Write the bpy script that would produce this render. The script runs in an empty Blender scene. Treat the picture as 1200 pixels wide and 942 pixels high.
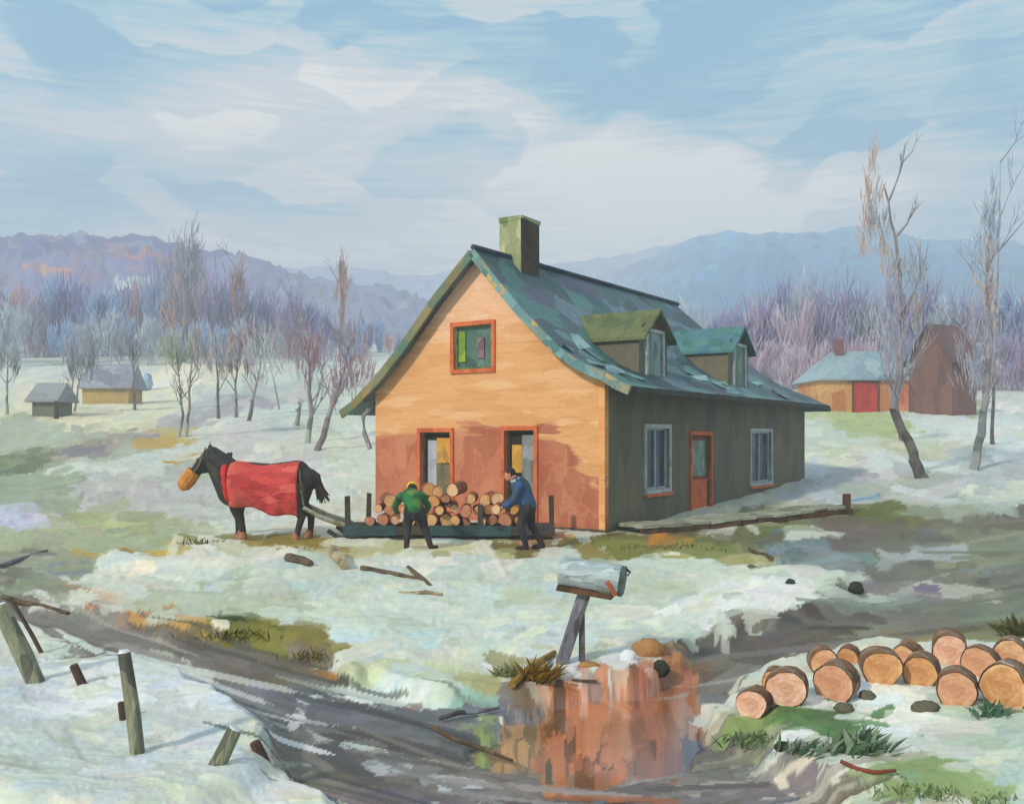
import bpy, bmesh, math, random
import numpy as np
from mathutils import Vector, Matrix, noise as mnoise
random.seed(7); rng = np.random.default_rng(7)
scene = bpy.context.scene
COL = scene.collection
R = math.radians

# ------------------------------------------------------------------ camera
FX, HY, CH = 1100.0, 512.0, 2.2          # focal length in photo pixels, horizon row, eye height (m)
cam_d = bpy.data.cameras.new("camera")
cam = bpy.data.objects.new("camera", cam_d); COL.objects.link(cam)
cam.location = (0, 0, CH); cam.rotation_euler = (R(90), 0, 0)
cam_d.sensor_width = 36.0; cam_d.sensor_fit = 'HORIZONTAL'
cam_d.lens = 36.0*FX/1200.0
cam_d.shift_y = (HY-471.0)/1200.0
cam_d.clip_start = 0.1; cam_d.clip_end = 6000
scene.camera = cam

# ------------------------------------------------------------------ light
SUN_AZ, SUN_EL = math.atan2(-0.68, -0.735), R(33)      # towards the sun: left of and behind the camera
sd = Vector((math.sin(SUN_AZ)*math.cos(SUN_EL), math.cos(SUN_AZ)*math.cos(SUN_EL), math.sin(SUN_EL)))
sun_d = bpy.data.lights.new("sun", 'SUN'); sun_d.energy = 2.6; sun_d.angle = R(4.0)
sun_d.color = (1.0, 0.90, 0.76)
sun = bpy.data.objects.new("sun", sun_d); COL.objects.link(sun)
sun.rotation_euler = sd.to_track_quat('Z', 'Y').to_euler()
scene.view_settings.view_transform = 'Standard'
scene.view_settings.look = 'None'
scene.view_settings.exposure = 0.15
scene.view_settings.gamma = 1.0
scene.cycles.volume_bounces = 1
scene.cycles.max_bounces = 6

def lin(c):
    out = []
    for v in c[:3]:
        v = v/255.0
        out.append(v/12.92 if v <= 0.04045 else ((v+0.055)/1.055)**2.4)
    return tuple(out)
def lin4(c): return lin(c)+(1.0,)

class NT:
    """small helper to write node trees"""
    def __init__(s, nt): s.nt = nt; nt.nodes.clear()
    def n(s, t, **kw):
        nd = s.nt.nodes.new(t)
        for k, v in kw.items(): setattr(nd, k, v)
        return nd
    def l(s, a, b): s.nt.links.new(a, b)
    def math(s, op, a, b=None, c=None, clamp=False):
        nd = s.n('ShaderNodeMath', operation=op, use_clamp=clamp)
        for i, v in enumerate((a, b, c)):
            if v is None: continue
            if isinstance(v, (int, float)): nd.inputs[i].default_value = v
            else: s.l(v, nd.inputs[i])
        return nd.outputs[0]
    def mix(s, f, a, b, bt='MIX'):
        nd = s.n('ShaderNodeMix', data_type='RGBA', blend_type=bt)
        for key, v in ((0, f), (6, a), (7, b)):
            if isinstance(v, (int, float)): nd.inputs[key].default_value = v
            elif isinstance(v, tuple): nd.inputs[key].default_value = v
            else: s.l(v, nd.inputs[key])
        return nd.outputs[2]

# ------------------------------------------------------------------ world: Nishita sky seen between bands of cloud
world = bpy.data.worlds.new("World"); scene.world = world; world.use_nodes = True
W = NT(world.node_tree)
sky = W.n('ShaderNodeTexSky', sky_type='NISHITA'); sky.sun_disc = False
sky.sun_elevation = SUN_EL; sky.sun_rotation = SUN_AZ % (2*math.pi); sky.air_density = 1.2; sky.dust_density = 1.0
tc = W.n('ShaderNodeTexCoord'); sep = W.n('ShaderNodeSeparateXYZ'); W.l(tc.outputs['Generated'], sep.inputs[0])
az = W.math('ARCTAN2', sep.outputs[0], sep.outputs[1]); el = W.math('ARCSINE', sep.outputs[2])
comb = W.n('ShaderNodeCombineXYZ'); W.l(az, comb.inputs[0]); W.l(el, comb.inputs[1])
warp = W.n('ShaderNodeTexNoise'); warp.inputs['Scale'].default_value = 7; warp.inputs['Detail'].default_value = 4
W.l(comb.outputs[0], warp.inputs['Vector'])
wv = W.n('ShaderNodeVectorMath', operation='MULTIPLY_ADD'); W.l(warp.outputs['Color'], wv.inputs[0])
wv.inputs[1].default_value = (0.16, 0.09, 0); W.l(comb.outputs[0], wv.inputs[2])
mp = W.n('ShaderNodeMapping'); mp.inputs['Scale'].default_value = (9, 26, 1); mp.inputs['Rotation'].default_value = (0, 0, R(-24))
W.l(wv.outputs[0], mp.inputs['Vector'])
dab = W.n('ShaderNodeTexVoronoi', feature='SMOOTH_F1'); dab.inputs['Scale'].default_value = 1.0; dab.inputs['Smoothness'].default_value = 0.12
W.l(mp.outputs[0], dab.inputs['Vector'])
dsep = W.n('ShaderNodeSeparateColor'); W.l(dab.outputs['Color'], dsep.inputs[0])
mp2 = W.n('ShaderNodeMapping'); mp2.inputs['Scale'].default_value = (14, 190, 1); mp2.inputs['Rotation'].default_value = (0, 0, R(-22))
W.l(comb.outputs[0], mp2.inputs['Vector'])
bris = W.n('ShaderNodeTexNoise'); bris.inputs['Scale'].default_value = 1; bris.inputs['Detail'].default_value = 3; W.l(mp2.outputs[0], bris.inputs['Vector'])
wsep = W.n('ShaderNodeSeparateXYZ'); W.l(wv.outputs[0], wsep.inputs[0])
def dir_of(px, py):
    a = math.atan2(px-600, FX); return a, math.atan2((HY-py)/FX*math.cos(a), 1)
def bank(px, py, rx, ry, tilt=0):
    """soft elliptical bank of cloud or of clear sky at a direction"""
    a, e = dir_of(px, py)
    dx = W.math('SUBTRACT', wsep.outputs[0], a+0.08); dy = W.math('SUBTRACT', wsep.outputs[1], e+0.045)
    c, s_ = math.cos(R(tilt)), math.sin(R(tilt))
    u = W.math('ADD', W.math('MULTIPLY', dx, c), W.math('MULTIPLY', dy, s_))
    v = W.math('ADD', W.math('MULTIPLY', dx, -s_), W.math('MULTIPLY', dy, c))
    u = W.math('MULTIPLY', u, FX/rx); v = W.math('MULTIPLY', v, FX/ry)
    r2 = W.math('ADD', W.math('MULTIPLY', u, u), W.math('MULTIPLY', v, v))
    return W.math('EXPONENT', W.math('MULTIPLY', r2, -1.0))
def total(terms):
    t = None
    for (w, b) in terms:
        m = W.math('MULTIPLY', b, w); t = m if t is None else W.math('ADD', t, m)
    return t
clear = total([(0.75, bank(300, 10, 300, 36)), (0.7, bank(850, 30, 330, 55, -4)), (1.0, bank(720, 112, 150, 20, 24)),
               (0.7, bank(900, 135, 170, 42, -8)), (0.75, bank(1170, 80, 70, 150)), (0.6, bank(40, 50, 150, 50)),
               (0.55, bank(520, 170, 70, 16, -10)), (0.4, bank(130, 210, 130, 80)), (0.5, bank(1010, 190, 140, 40)), (0.35, bank(400, 250, 200, 40)),
               (0.35, bank(1130, 250, 120, 80))])
cloud = total([(1.0, bank(650, 215, 190, 60)), (0.9, bank(920, 232, 170, 32)), (0.8, bank(270, 118, 130, 42, 8)),
               (0.5, bank(540, 130, 160, 30, -8)), (0.5, bank(80, 135, 120, 30)), (0.9, bank(830, 200, 120, 40)), (0.45, bank(1120, 150, 60, 50)),
               (0.6, bank(760, 275, 200, 30)), (0.6, bank(340, 300, 300, 40)), (0.5, bank(450, 30, 160, 16, 4)), (0.4, bank(1050, 20, 150, 14, -3))])
jit = W.math('ADD', W.math('MULTIPLY', W.math('SUBTRACT', dsep.outputs[0], 0.5), 1.0), W.math('MULTIPLY', W.math('SUBTRACT', bris.outputs[0], 0.5), 1.5))
val = W.math('ADD', W.math('SUBTRACT', cloud, clear), jit)
val = W.math('MULTIPLY_ADD', val, 0.5, 0.51, clamp=True)
rmp = W.n('ShaderNodeValToRGB'); W.l(val, rmp.inputs[0])
SKS = 0.1
def skc(c, g=1.0): return tuple(v/SKS*g for v in lin(c))+(1,)
cr = rmp.color_ramp; cr.elements[0].position = 0.08; cr.elements[0].color = skc((84, 166, 208))
cr.elements[1].position = 0.92; cr.elements[1].color = skc((240, 235, 228), 1.12)
for p, c in ((0.3, (142, 196, 216)), (0.5, (196, 212, 220)), (0.68, (216, 218, 224))):
    e = cr.elements.new(p); e.color = skc(c)
cap = W.mix(1.0, sky.outputs[0], (9, 9, 9, 1), 'DARKEN')
skymix = W.mix(0.92, cap, rmp.outputs[0])
bg = W.n('ShaderNodeBackground'); bg.inputs['Strength'].default_value = SKS; W.l(skymix, bg.inputs['Color'])
wo = W.n('ShaderNodeOutputWorld'); W.l(bg.outputs[0], wo.inputs[0])

# ------------------------------------------------------------------ materials
def new_mat(name):
    m = bpy.data.materials.new(name); m.use_nodes = True
    N = NT(m.node_tree); out = N.n('ShaderNodeOutputMaterial'); b = N.n('ShaderNodeBsdfPrincipled')
    N.l(b.outputs[0], out.inputs[0]); b.inputs['Specular IOR Level'].default_value = 0.25
    return m, N, b, out
MC = {}
def paint(name, cols, scale=(6, 6, 6), rough=0.75, bump=0.35, warp_=0.35, fine=0.16, metal=0.0):
    """oil-paint like surface: dabs of several related pigments with bristle relief"""
    if name in MC: return MC[name]
    m, N, b, out = new_mat(name)
    b.inputs['Roughness'].default_value = rough; b.inputs['Metallic'].default_value = metal
    tcn = N.n('ShaderNodeTexCoord'); mpn = N.n('ShaderNodeMapping'); mpn.inputs['Scale'].default_value = scale
    N.l(tcn.outputs['Object'], mpn.inputs['Vector'])
    nz = N.n('ShaderNodeTexNoise'); nz.inputs['Scale'].default_value = 0.8; nz.inputs['Detail'].default_value = 3
    N.l(mpn.outputs[0], nz.inputs['Vector'])
    ma = N.n('ShaderNodeVectorMath', operation='MULTIPLY_ADD'); N.l(nz.outputs['Color'], ma.inputs[0])
    ma.inputs[1].default_value = (warp_*3,)*3; N.l(mpn.outputs[0], ma.inputs[2])
    vo = N.n('ShaderNodeTexVoronoi'); vo.inputs['Scale'].default_value = 1.0; N.l(ma.outputs[0], vo.inputs['Vector'])
    sc = N.n('ShaderNodeSeparateColor'); N.l(vo.outputs['Color'], sc.inputs[0])
    rp = N.n('ShaderNodeValToRGB'); N.l(sc.outputs[0], rp.inputs[0])
    k = len(cols); rp.color_ramp.elements[0].color = lin4(cols[0]); rp.color_ramp.elements[1].color = lin4(cols[-1])
    for i in range(1, k-1):
        e = rp.color_ramp.elements.new(i/(k-1)); e.color = lin4(cols[i])
    fn = N.n('ShaderNodeTexNoise'); fn.inputs['Scale'].default_value = 5; fn.inputs['Detail'].default_value = 5
    N.l(mpn.outputs[0], fn.inputs['Vector'])
    g = N.math('MULTIPLY_ADD', N.math('SUBTRACT', fn.outputs[0], 0.5), fine*4, 1.0)
    gc = N.n('ShaderNodeCombineColor')
    for i in range(3): N.l(g, gc.inputs[i])
    col = N.mix(1.0, rp.outputs[0], gc.outputs[0], 'MULTIPLY')
    N.l(col, b.inputs['Base Color'])
    h = N.math('ADD', fn.outputs[0], N.math('MULTIPLY', vo.outputs['Distance'], 0.5))
    bp = N.n('ShaderNodeBump'); bp.inputs['Strength'].default_value = bump; bp.inputs['Distance'].default_value = 0.04
    N.l(h, bp.inputs['Height']); N.l(bp.outputs[0], b.inputs['Normal'])
    MC[name] = m; m['last'] = 1
    return m
def vcol_mat(name, rough=0.7, bump=0.3, bscale=30, gloss=None, translucent=0.0, spread=0.10):
    if name in MC: return MC[name]
    m, N, b, out = new_mat(name)
    at = N.n('ShaderNodeAttribute'); at.attribute_name = 'Col'
    tcn = N.n('ShaderNodeTexCoord')
    nz = N.n('ShaderNodeTexNoise'); nz.inputs['Scale'].default_value = bscale; nz.inputs['Detail'].default_value = 4
    N.l(tcn.outputs['Object'], nz.inputs['Vector'])
    g = N.math('MULTIPLY_ADD', N.math('SUBTRACT', nz.outputs[0], 0.5), spread*4, 1.0)
    if gloss:
        n2 = N.n('ShaderNodeTexNoise'); n2.inputs['Scale'].default_value = 5; n2.inputs['Detail'].default_value = 9; n2.inputs['Roughness'].default_value = .72
        mq = N.n('ShaderNodeMapping'); mq.inputs['Scale'].default_value = (1, .45, 1); N.l(tcn.outputs['Object'], mq.inputs['Vector']); N.l(mq.outputs[0], n2.inputs['Vector'])
        g = N.math('MULTIPLY', g, N.math('MULTIPLY_ADD', N.math('SUBTRACT', n2.outputs[0], 0.5), .55, 1.0))
    gc = N.n('ShaderNodeCombineColor')
    for i in range(3): N.l(g, gc.inputs[i])
    N.l(N.mix(1.0, at.outputs['Color'], gc.outputs[0], 'MULTIPLY'), b.inputs['Base Color'])
    b.inputs['Roughness'].default_value = rough
    if gloss:
        ag = N.n('ShaderNodeAttribute'); ag.attribute_name = 'Wet'
        N.l(N.math('MULTIPLY_ADD', ag.outputs['Fac'], 0.12-rough, rough), b.inputs['Roughness'])
        N.l(N.math('MULTIPLY_ADD', ag.outputs['Fac'], 0.9, 0.04), b.inputs['Specular IOR Level'])
    bp = N.n('ShaderNodeBump'); bp.inputs['Strength'].default_value = bump; bp.inputs['Distance'].default_value = 0.02
    if gloss: N.l(N.math('MULTIPLY_ADD', ag.outputs['Fac'], -bump*.9, bump), bp.inputs['Strength'])
    N.l(nz.outputs[0], bp.inputs['Height']); N.l(bp.outputs[0], b.inputs['Normal'])
    MC[name] = m
    return m

# ------------------------------------------------------------------ object helpers
def mark(o, label=None, cat=None, group=None, kind=None):
    for k, v in (('label', label), ('category', cat), ('group', group), ('kind', kind)):
        if v: o[k] = v
    return o
def empty(name, loc, rz=0.0, label=None, cat=None, group=None):
    o = bpy.data.objects.new(name, None); COL.objects.link(o); o.empty_display_size = 0.2
    o.location = loc; o.rotation_euler = (0, 0, rz)
    return mark(o, label, cat, group)
def copy_tree(o, parent=None):
    c = o.copy(); COL.objects.link(c); c.parent = parent
    for k in ('label',):
        if parent is None and k in c: del c[k]
    for ch in list(o.children): copy_tree(ch, c)
    return c
class MB:
    """collects shapes; build() links them as one mesh object"""
    def __init__(s): s.v = []; s.f = []; s.m = []; s.c = []
    def add(s, vs, fs, mi=0, col=None):
        o = len(s.v); s.v += [tuple(v) for v in vs]; s.f += [tuple(i+o for i in f) for f in fs]; s.m += [mi]*len(fs)
        s.c += [col or (1, 1, 1)]*len(vs)
        return s
    def box(s, x0, x1, y0, y1, z0, z1, mi=0, M=None, col=None, jit=0.0):
        vs = [Vector((x, y, z)) for z in (z0, z1) for x, y in ((x0, y0), (x1, y0), (x1, y1), (x0, y1))]
        if jit: vs = [v+Vector([random.uniform(-jit, jit) for _ in range(3)]) for v in vs]
        if M: vs = [M @ v for v in vs]
        return s.add(vs, [(3, 2, 1, 0), (4, 5, 6, 7), (0, 1, 5, 4), (1, 2, 6, 5), (2, 3, 7, 6), (3, 0, 4, 7)], mi, col)
    def beam(s, a, b, w, h, mi=0, col=None, jit=0.0):
        a, b = Vector(a), Vector(b); d = b-a; L = d.length; q = d.to_track_quat('X', 'Z').to_matrix().to_4x4()
        return s.box(0, L, -w/2, w/2, -h/2, h/2, mi, Matrix.Translation(a) @ q, col, jit)
    def tube(s, pts, rad, n=8, mi=0, caps=True, col=None, capmi=None, jit=0.0, squash=1.0):
        pts = [Vector(p) for p in pts]
        if isinstance(rad, (int, float)): rad = [rad]*len(pts)
        vs = []; up = None
        for i, p in enumerate(pts):
            d = (pts[min(i+1, len(pts)-1)]-pts[max(i-1, 0)])
            if d.length < 1e-9: d = Vector((0, 0, 1))
            d.normalize()
            if up is None: up = Vector((0, 0, 1)) if abs(d.z) < 0.9 else Vector((0, 1, 0))
            a = d.cross(up).normalized(); b = a.cross(d).normalized()
            for k in range(n):
                t = 2*math.pi*k/n; r = rad[i]*(1+(random.uniform(-jit, jit) if jit else 0))
                vs.append(p+a*math.cos(t)*r+b*math.sin(t)*r*squash)
        fs = [(i*n+k, i*n+(k+1) % n, (i+1)*n+(k+1) % n, (i+1)*n+k) for i in range(len(pts)-1) for k in range(n)]
        s.add(vs, fs, mi, col)
        if caps:
            o = len(s.v)-len(vs); L = (len(pts)-1)*n
            s.f.append(tuple(o+k for k in reversed(range(n)))); s.m.append(mi if capmi is None else capmi)
            s.f.append(tuple(o+L+k for k in range(n))); s.m.append(mi if capmi is None else capmi)
        return s
    def blob(s, c, r, n=10, mi=0, jit=0.0, M=None, col=None):
        rx, ry, rz = (r, r, r) if isinstance(r, (int, float)) else r
        vs = [Vector((0, 0, -rz))]; k = n//2
        for i in range(1, k):
            t = math.pi*i/k
            for j in range(n):
                p = 2*math.pi*j/n; q = 1+(random.uniform(-jit, jit) if jit else 0)
                vs.append(Vector((rx*math.sin(t)*math.cos(p)*q, ry*math.sin(t)*math.sin(p)*q, -rz*math.cos(t)*q)))
        vs.append(Vector((0, 0, rz)))
        fs = [(0, 1+(j+1) % n, 1+j) for j in range(n)]
        for i in range(k-2): fs += [(1+i*n+j, 1+i*n+(j+1) % n, 1+(i+1)*n+(j+1) % n, 1+(i+1)*n+j) for j in range(n)]
        l = len(vs)-1; o = 1+(k-2)*n; fs += [(o+j, o+(j+1) % n, l) for j in range(n)]
        T = Matrix.Translation(Vector(c)) @ (M or Matrix.Identity(4))
        return s.add([T @ v for v in vs], fs, mi, col)
    def build(s, name, mats, parent=None, smooth=False, loc=None, rz=0.0, recalc=True, bevel=0.0, label=None):
        me = bpy.data.meshes.new(name); me.from_pydata(s.v, [], s.f)
        mats = mats if isinstance(mats, (list, tuple)) else [mats]
        for m in mats: me.materials.append(m)
        if any(s.m): me.polygons.foreach_set('material_index', s.m)
        if any(c != (1, 1, 1) for c in s.c):
            ca = me.color_attributes.new('Col', 'FLOAT_COLOR', 'POINT')
            arr = np.ones((len(s.v), 4), np.float32); arr[:, :3] = np.array(s.c, np.float32); ca.data.foreach_set('color', arr.ravel())
        if recalc:
            bm = bmesh.new(); bm.from_mesh(me); bmesh.ops.recalc_face_normals(bm, faces=bm.faces); bm.to_mesh(me); bm.free()
        if smooth: me.polygons.foreach_set('use_smooth', [True]*len(me.polygons))
        me.update()
        o = bpy.data.objects.new(name, me); COL.objects.link(o)
        if parent: o.parent = parent
        if loc is not None: o.location = loc
        if rz: o.rotation_euler = (0, 0, rz)
        if bevel:
            bv = o.modifiers.new('bevel', 'BEVEL'); bv.width = bevel; bv.segments = 2; bv.limit_method = 'ANGLE'
        if label: o['label'] = label
        return o

# ------------------------------------------------------------------ GROUND
ZP = [(0, 0), (22, 0), (30, .45), (40, 1.3), (60, 3.5), (85, 6.0), (120, 11.6), (165, 18.4), (260, 27), (700, 40), (1400, 60)]
def zbase(y): return float(np.interp(y, [p[0] for p in ZP], [p[1] for p in ZP]))
def py_of(y): return HY+FX*(CH-zbase(y))/y
ROW_PY = np.concatenate([np.arange(1340, 1000, -4.0), np.arange(1000, 407, -1.6)])
ys_t = np.exp(np.linspace(math.log(2.2), math.log(168), 6000)); py_t = np.array([py_of(y) for y in ys_t])
mono = np.minimum.accumulate(py_t)
row_y = np.interp(-ROW_PY, -mono, ys_t)
far_y = np.exp(np.linspace(math.log(row_y[-1]*1.02), math.log(980), 40))
NR1 = len(row_y); row_y = np.concatenate([row_y, far_y]); NR = len(row_y)
PX0, PX1, DPX = -560.0, 1760.0, 2.0
COL_PX = np.arange(PX0, PX1+0.1, DPX); NC = len(COL_PX); S = (COL_PX-600)/FX
row_py = np.concatenate([ROW_PY, np.linspace(406.5, 395, len(far_y))])
GX = S[None, :]*row_y[:, None]; GY = np.repeat(row_y[:, None], NC, 1)
PXg = np.repeat(COL_PX[None, :], NR, 0); PYg = np.repeat(row_py[:, None], NC, 1)

def poly_mask(poly, X, Y):
    inside = np.zeros(X.shape, bool); n = len(poly); j = n-1
    for i in range(n):
        xi, yi = poly[i]; xj, yj = poly[j]
        c = ((yi > Y) != (yj > Y)) & (X < (xj-xi)*(Y-yi)/((yj-yi) or 1e-9)+xi)
        inside ^= c; j = i
    return inside
def vnoise(X, Y, sx, sy, seed):
    r = np.random.default_rng(seed); T = r.random((256, 256))
    x, y = X/sx, Y/sy; xi, yi = np.floor(x).astype(int), np.floor(y).astype(int); fx, fy = x-xi, y-yi
    fx = fx*fx*(3-2*fx); fy = fy*fy*(3-2*fy); a = xi & 255; b = yi & 255; a1 = (xi+1) & 255; b1 = (yi+1) & 255
    return (T[b, a]*(1-fx)+T[b, a1]*fx)*(1-fy)+(T[b1, a]*(1-fx)+T[b1, a1]*fx)*fy
ROAD = [(1900, 560), (1210, 598), (1130, 606), (1010, 612), (930, 634), (900, 650), (985, 672), (1003, 700), (930, 722), (850, 745), (800, 762),
        (775, 792), (700, 800), (610, 812), (500, 806), (430, 795), (380, 775), (330, 752), (215, 738), (120, 722), (0, 700), (-700, 660), (-700, 700),
        (0, 716), (90, 742), (160, 770), (230, 812), (285, 850), (330, 880), (385, 942), (420, 1400), (950, 1400), (1010, 942), (940, 905), (880, 885),
        (840, 850), (850, 815), (880, 780), (1000, 752), (1120, 742), (1210, 745), (1900, 740)]
PUDDLE = [(560, 852), (604, 822), (700, 806), (768, 790), (796, 776), (818, 796), (836, 824), (824, 850), (812, 880), (780, 900), (690, 905), (620, 895), (560, 878)]
base_c = np.zeros((NR, NC, 3)); 
pmask_on = [False]
def lay(mask, c):
    base_c[mask] = c
Xn = PXg+(vnoise(PXg, PYg, 34, 14, 1)-.5)*36+(vnoise(PXg, PYg, 12, 6, 3)-.5)*12; Yn = PYg+(vnoise(PXg, PYg, 40, 10, 2)-.5)*14
def ell(cx, cy, rx, ry, tilt=0, X=Xn, Y=Yn):
    c, s_ = math.cos(R(tilt)), math.sin(R(tilt)); u = (X-cx)*c+(Y-cy)*s_; v = -(X-cx)*s_+(Y-cy)*c
    return (u/rx)**2+(v/ry)**2 < 1
SNOW = (206, 211, 200)
base_c[:] = SNOW
def E(cx, cy, rx, ry, c, tilt=0): lay(ell(cx, cy, rx, ry, tilt), c)
# the far snow fields
E(100, 440, 700, 34, (214, 222, 216)); E(230, 470, 240, 26, (226, 224, 202)); E(230, 440, 60, 40, (240, 234, 212)); E(60, 500, 110, 22, (218, 216, 190))
E(420, 470, 200, 40, (205, 216, 208)); E(330, 462, 120, 10, (190, 196, 196), -8)
E(60, 560, 260, 60, (176, 184, 166)); E(120, 522, 110, 12, (160, 152, 142), -12); E(240, 488, 90, 8, (176, 172, 178), -14); E(160, 545, 130, 12, (206, 212, 206), -8)
E(20, 545, 60, 10, (126, 138, 110), -20); E(40, 590, 120, 30, (160, 170, 150)); E(170, 590, 110, 34, (188, 190, 186))
E(205, 522, 26, 9, (190, 160, 96), -6); E(212, 540, 20, 7, (192, 150, 70), -4); E(330, 521, 34, 8, (206, 164, 88), -4); E(260, 502, 60, 4, (200, 186, 130), -6)
E(300, 500, 60, 8, (212, 220, 212)); E(390, 560, 70, 40, (212, 218, 206)); E(310, 555, 60, 60, (205, 206, 204))
E(100, 640, 170, 34, (170, 178, 148)); E(60, 672, 150, 22, (150, 156, 134)); E(110, 617, 90, 13, (166, 172, 132), 6); E(230, 636, 46, 11, (130, 134, 72)); E(236, 629, 26, 4, (62, 84, 84))
E(100, 660, 12, 10, (176, 152, 96)); E(170, 650, 70, 5, (190, 160, 80), -6)
E(20, 612, 50, 14, (196, 200, 220)); E(30, 664, 40, 4, (120, 120, 110), -35)
E(250, 672, 160, 26, (222, 224, 210)); E(560, 700, 330, 60, (198, 210, 204)); E(400, 700, 220, 34, (202, 212, 200)); E(560, 735, 180, 34, (204, 216, 210)); E(250, 710, 120, 20, (186, 194, 174))
E(500, 648, 190, 9, (196, 192, 150)); E(345, 642, 46, 9, (146, 128, 62)); E(560, 655, 50, 9, (166, 166, 120)); E(600, 662, 30, 8, (222, 220, 212)); E(480, 665, 60, 8, (226, 226, 216))
E(660, 640, 130, 12, (120, 110, 70)); E(660, 634, 60, 6, (196, 150, 116)); E(760, 628, 60, 12, (90, 84, 58)); E(790, 646, 110, 15, (134, 134, 76)); E(800, 637, 26, 7, (196, 128, 44)); E(850, 660, 70, 12, (170, 168, 116))
E(740, 700, 150, 40, (200, 210, 198)); E(800, 690, 110, 22, (196, 204, 190)); E(900, 690, 70, 14, (226, 230, 228)); E(800, 672, 60, 9, (206, 216, 206)); E(760, 735, 80, 14, (206, 216, 206)); E(870, 710, 110, 9, (232, 234, 232), -10)
E(870, 632, 90, 11, (104, 104, 76)); E(1000, 610, 120, 12, (112, 118, 76)); E(1080, 620, 60, 12, (120, 120, 92))
# right-hand fields
E(1130, 520, 130, 34, (214, 222, 222)); E(1000, 500, 70, 18, (176, 190, 140)); E(1060, 530, 80, 14, (196, 200, 178)); E(990, 560, 60, 26, (176, 178, 186)); E(1010, 545, 50, 14, (212, 218, 220))
E(1100, 580, 90, 22, (168, 176, 172)); E(1180, 560, 60, 20, (184, 192, 194)); E(1040, 580, 60, 18, (178, 186, 176)); E(1110, 590, 46, 14, (206, 212, 212)); E(1030, 586, 34, 5, (120, 160, 206), 10); E(1170, 470, 40, 24, (220, 224, 224))
E(1075, 472, 60, 10, (150, 172, 140)); E(960, 520, 40, 30, (206, 214, 202)); E(980, 478, 50, 8, (190, 204, 158)); E(1155, 600, 50, 14, (172, 184, 172)); E(960, 575, 26, 30, (196, 202, 214))
rm = poly_mask(ROAD, Xn, Yn)
lay(rm, (118, 115, 108))
def ER(cx, cy, rx, ry, c, tilt=0): lay(ell(cx, cy, rx, ry, tilt) & rm, c)
ER(1090, 690, 180, 60, (126, 128, 120)); ER(1180, 640, 120, 24, (146, 152, 132)); ER(1100, 690, 110, 12, (136, 130, 142), 6); ER(1180, 700, 60, 26, (124, 134, 124))
ER(940, 650, 60, 18, (124, 150, 158), 8); ER(1090, 642, 46, 9, (186, 196, 210), -8); ER(1000, 720, 60, 22, (150, 164, 166), -20); ER(1000, 748, 90, 8, (146, 142, 116)); ER(1110, 678, 50, 3, (212, 214, 210), 12)
ER(850, 770, 110, 30, (118, 112, 102), -14); ER(900, 745, 110, 14, (108, 102, 96), -14); ER(870, 800, 60, 26, (126, 124, 118))
ER(100, 728, 130, 12, (124, 120, 112), 8); ER(300, 770, 120, 16, (112, 106, 98), 14); ER(420, 800, 100, 12, (108, 98, 84), 12); ER(400, 786, 50, 9, (150, 108, 58), 10)
ER(420, 830, 130, 22, (100, 102, 108), 14); ER(360, 850, 110, 12, (88, 88, 90), 26); ER(560, 830, 80, 20, (116, 118, 124), 6); ER(480, 880, 110, 18, (106, 104, 104), 22); ER(620, 930, 260, 30, (112, 108, 108)); ER(860, 900, 160, 20, (120, 118, 116), 6)
ER(330, 830, 60, 6, (196, 200, 200), 22); ER(440, 868, 70, 5, (190, 194, 194), 20); ER(500, 890, 70, 4, (180, 188, 194), 12); ER(840, 915, 70, 5, (160, 156, 148), 4); ER(560, 930, 40, 3, (170, 170, 170)); ER(210, 810, 24, 40, (108, 104, 100)); ER(700, 935, 120, 5, (84, 82, 84), 2)
E(215, 800, 22, 34, (116, 110, 104)); E(285, 810, 30, 26, (128, 130, 132))
# banks of the road: dead grass and wet edges
E(288, 742, 46, 12, (134, 128, 60), 6); E(276, 732, 26, 6, (60, 70, 44), 8); E(375, 765, 52, 9, (128, 120, 62), 32); E(200, 728, 60, 5, (190, 150, 90), 8); E(95, 706, 16, 2, (190, 130, 80), 6)
E(520, 806, 60, 6, (110, 124, 76), 2); E(470, 790, 90, 6, (196, 206, 170)); E(560, 798, 60, 5, (200, 214, 196)); E(440, 806, 90, 5, (216, 226, 222)); E(600, 790, 40, 12, (168, 168, 116), -30); E(556, 820, 34, 4, (150, 190, 176))
E(660, 788, 100, 9, (222, 224, 226)); E(740, 772, 40, 12, (220, 222, 230)); E(780, 768, 30, 12, (186, 150, 110)); E(808, 790, 26, 26, (120, 96, 76))
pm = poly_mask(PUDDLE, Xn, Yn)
lay(pm, (190, 124, 86))  # warm reflection of the orange house painted into the puddle colour
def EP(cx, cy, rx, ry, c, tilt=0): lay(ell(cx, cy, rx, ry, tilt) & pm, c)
EP(690, 850, 40, 60, (204, 126, 84)); EP(765, 850, 36, 60, (156, 100, 74)); EP(805, 835, 26, 40, (168, 118, 86)); EP(652, 840, 8, 60, (98, 74, 54), -10); EP(580, 850, 60, 24, (172, 138, 102)); EP(745, 812, 8, 24, (78, 58, 46)); EP(815, 880, 26, 16, (112, 122, 160)); EP(560, 850, 30, 10, (140, 150, 104)); EP(740, 892, 90, 10, (186, 112, 74)); EP(680, 808, 30, 3, (220, 170, 150)); EP(780, 862, 30, 3, (96, 62, 48))  # orange and dark columns: painted reflections of the house and mailbox post
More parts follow.
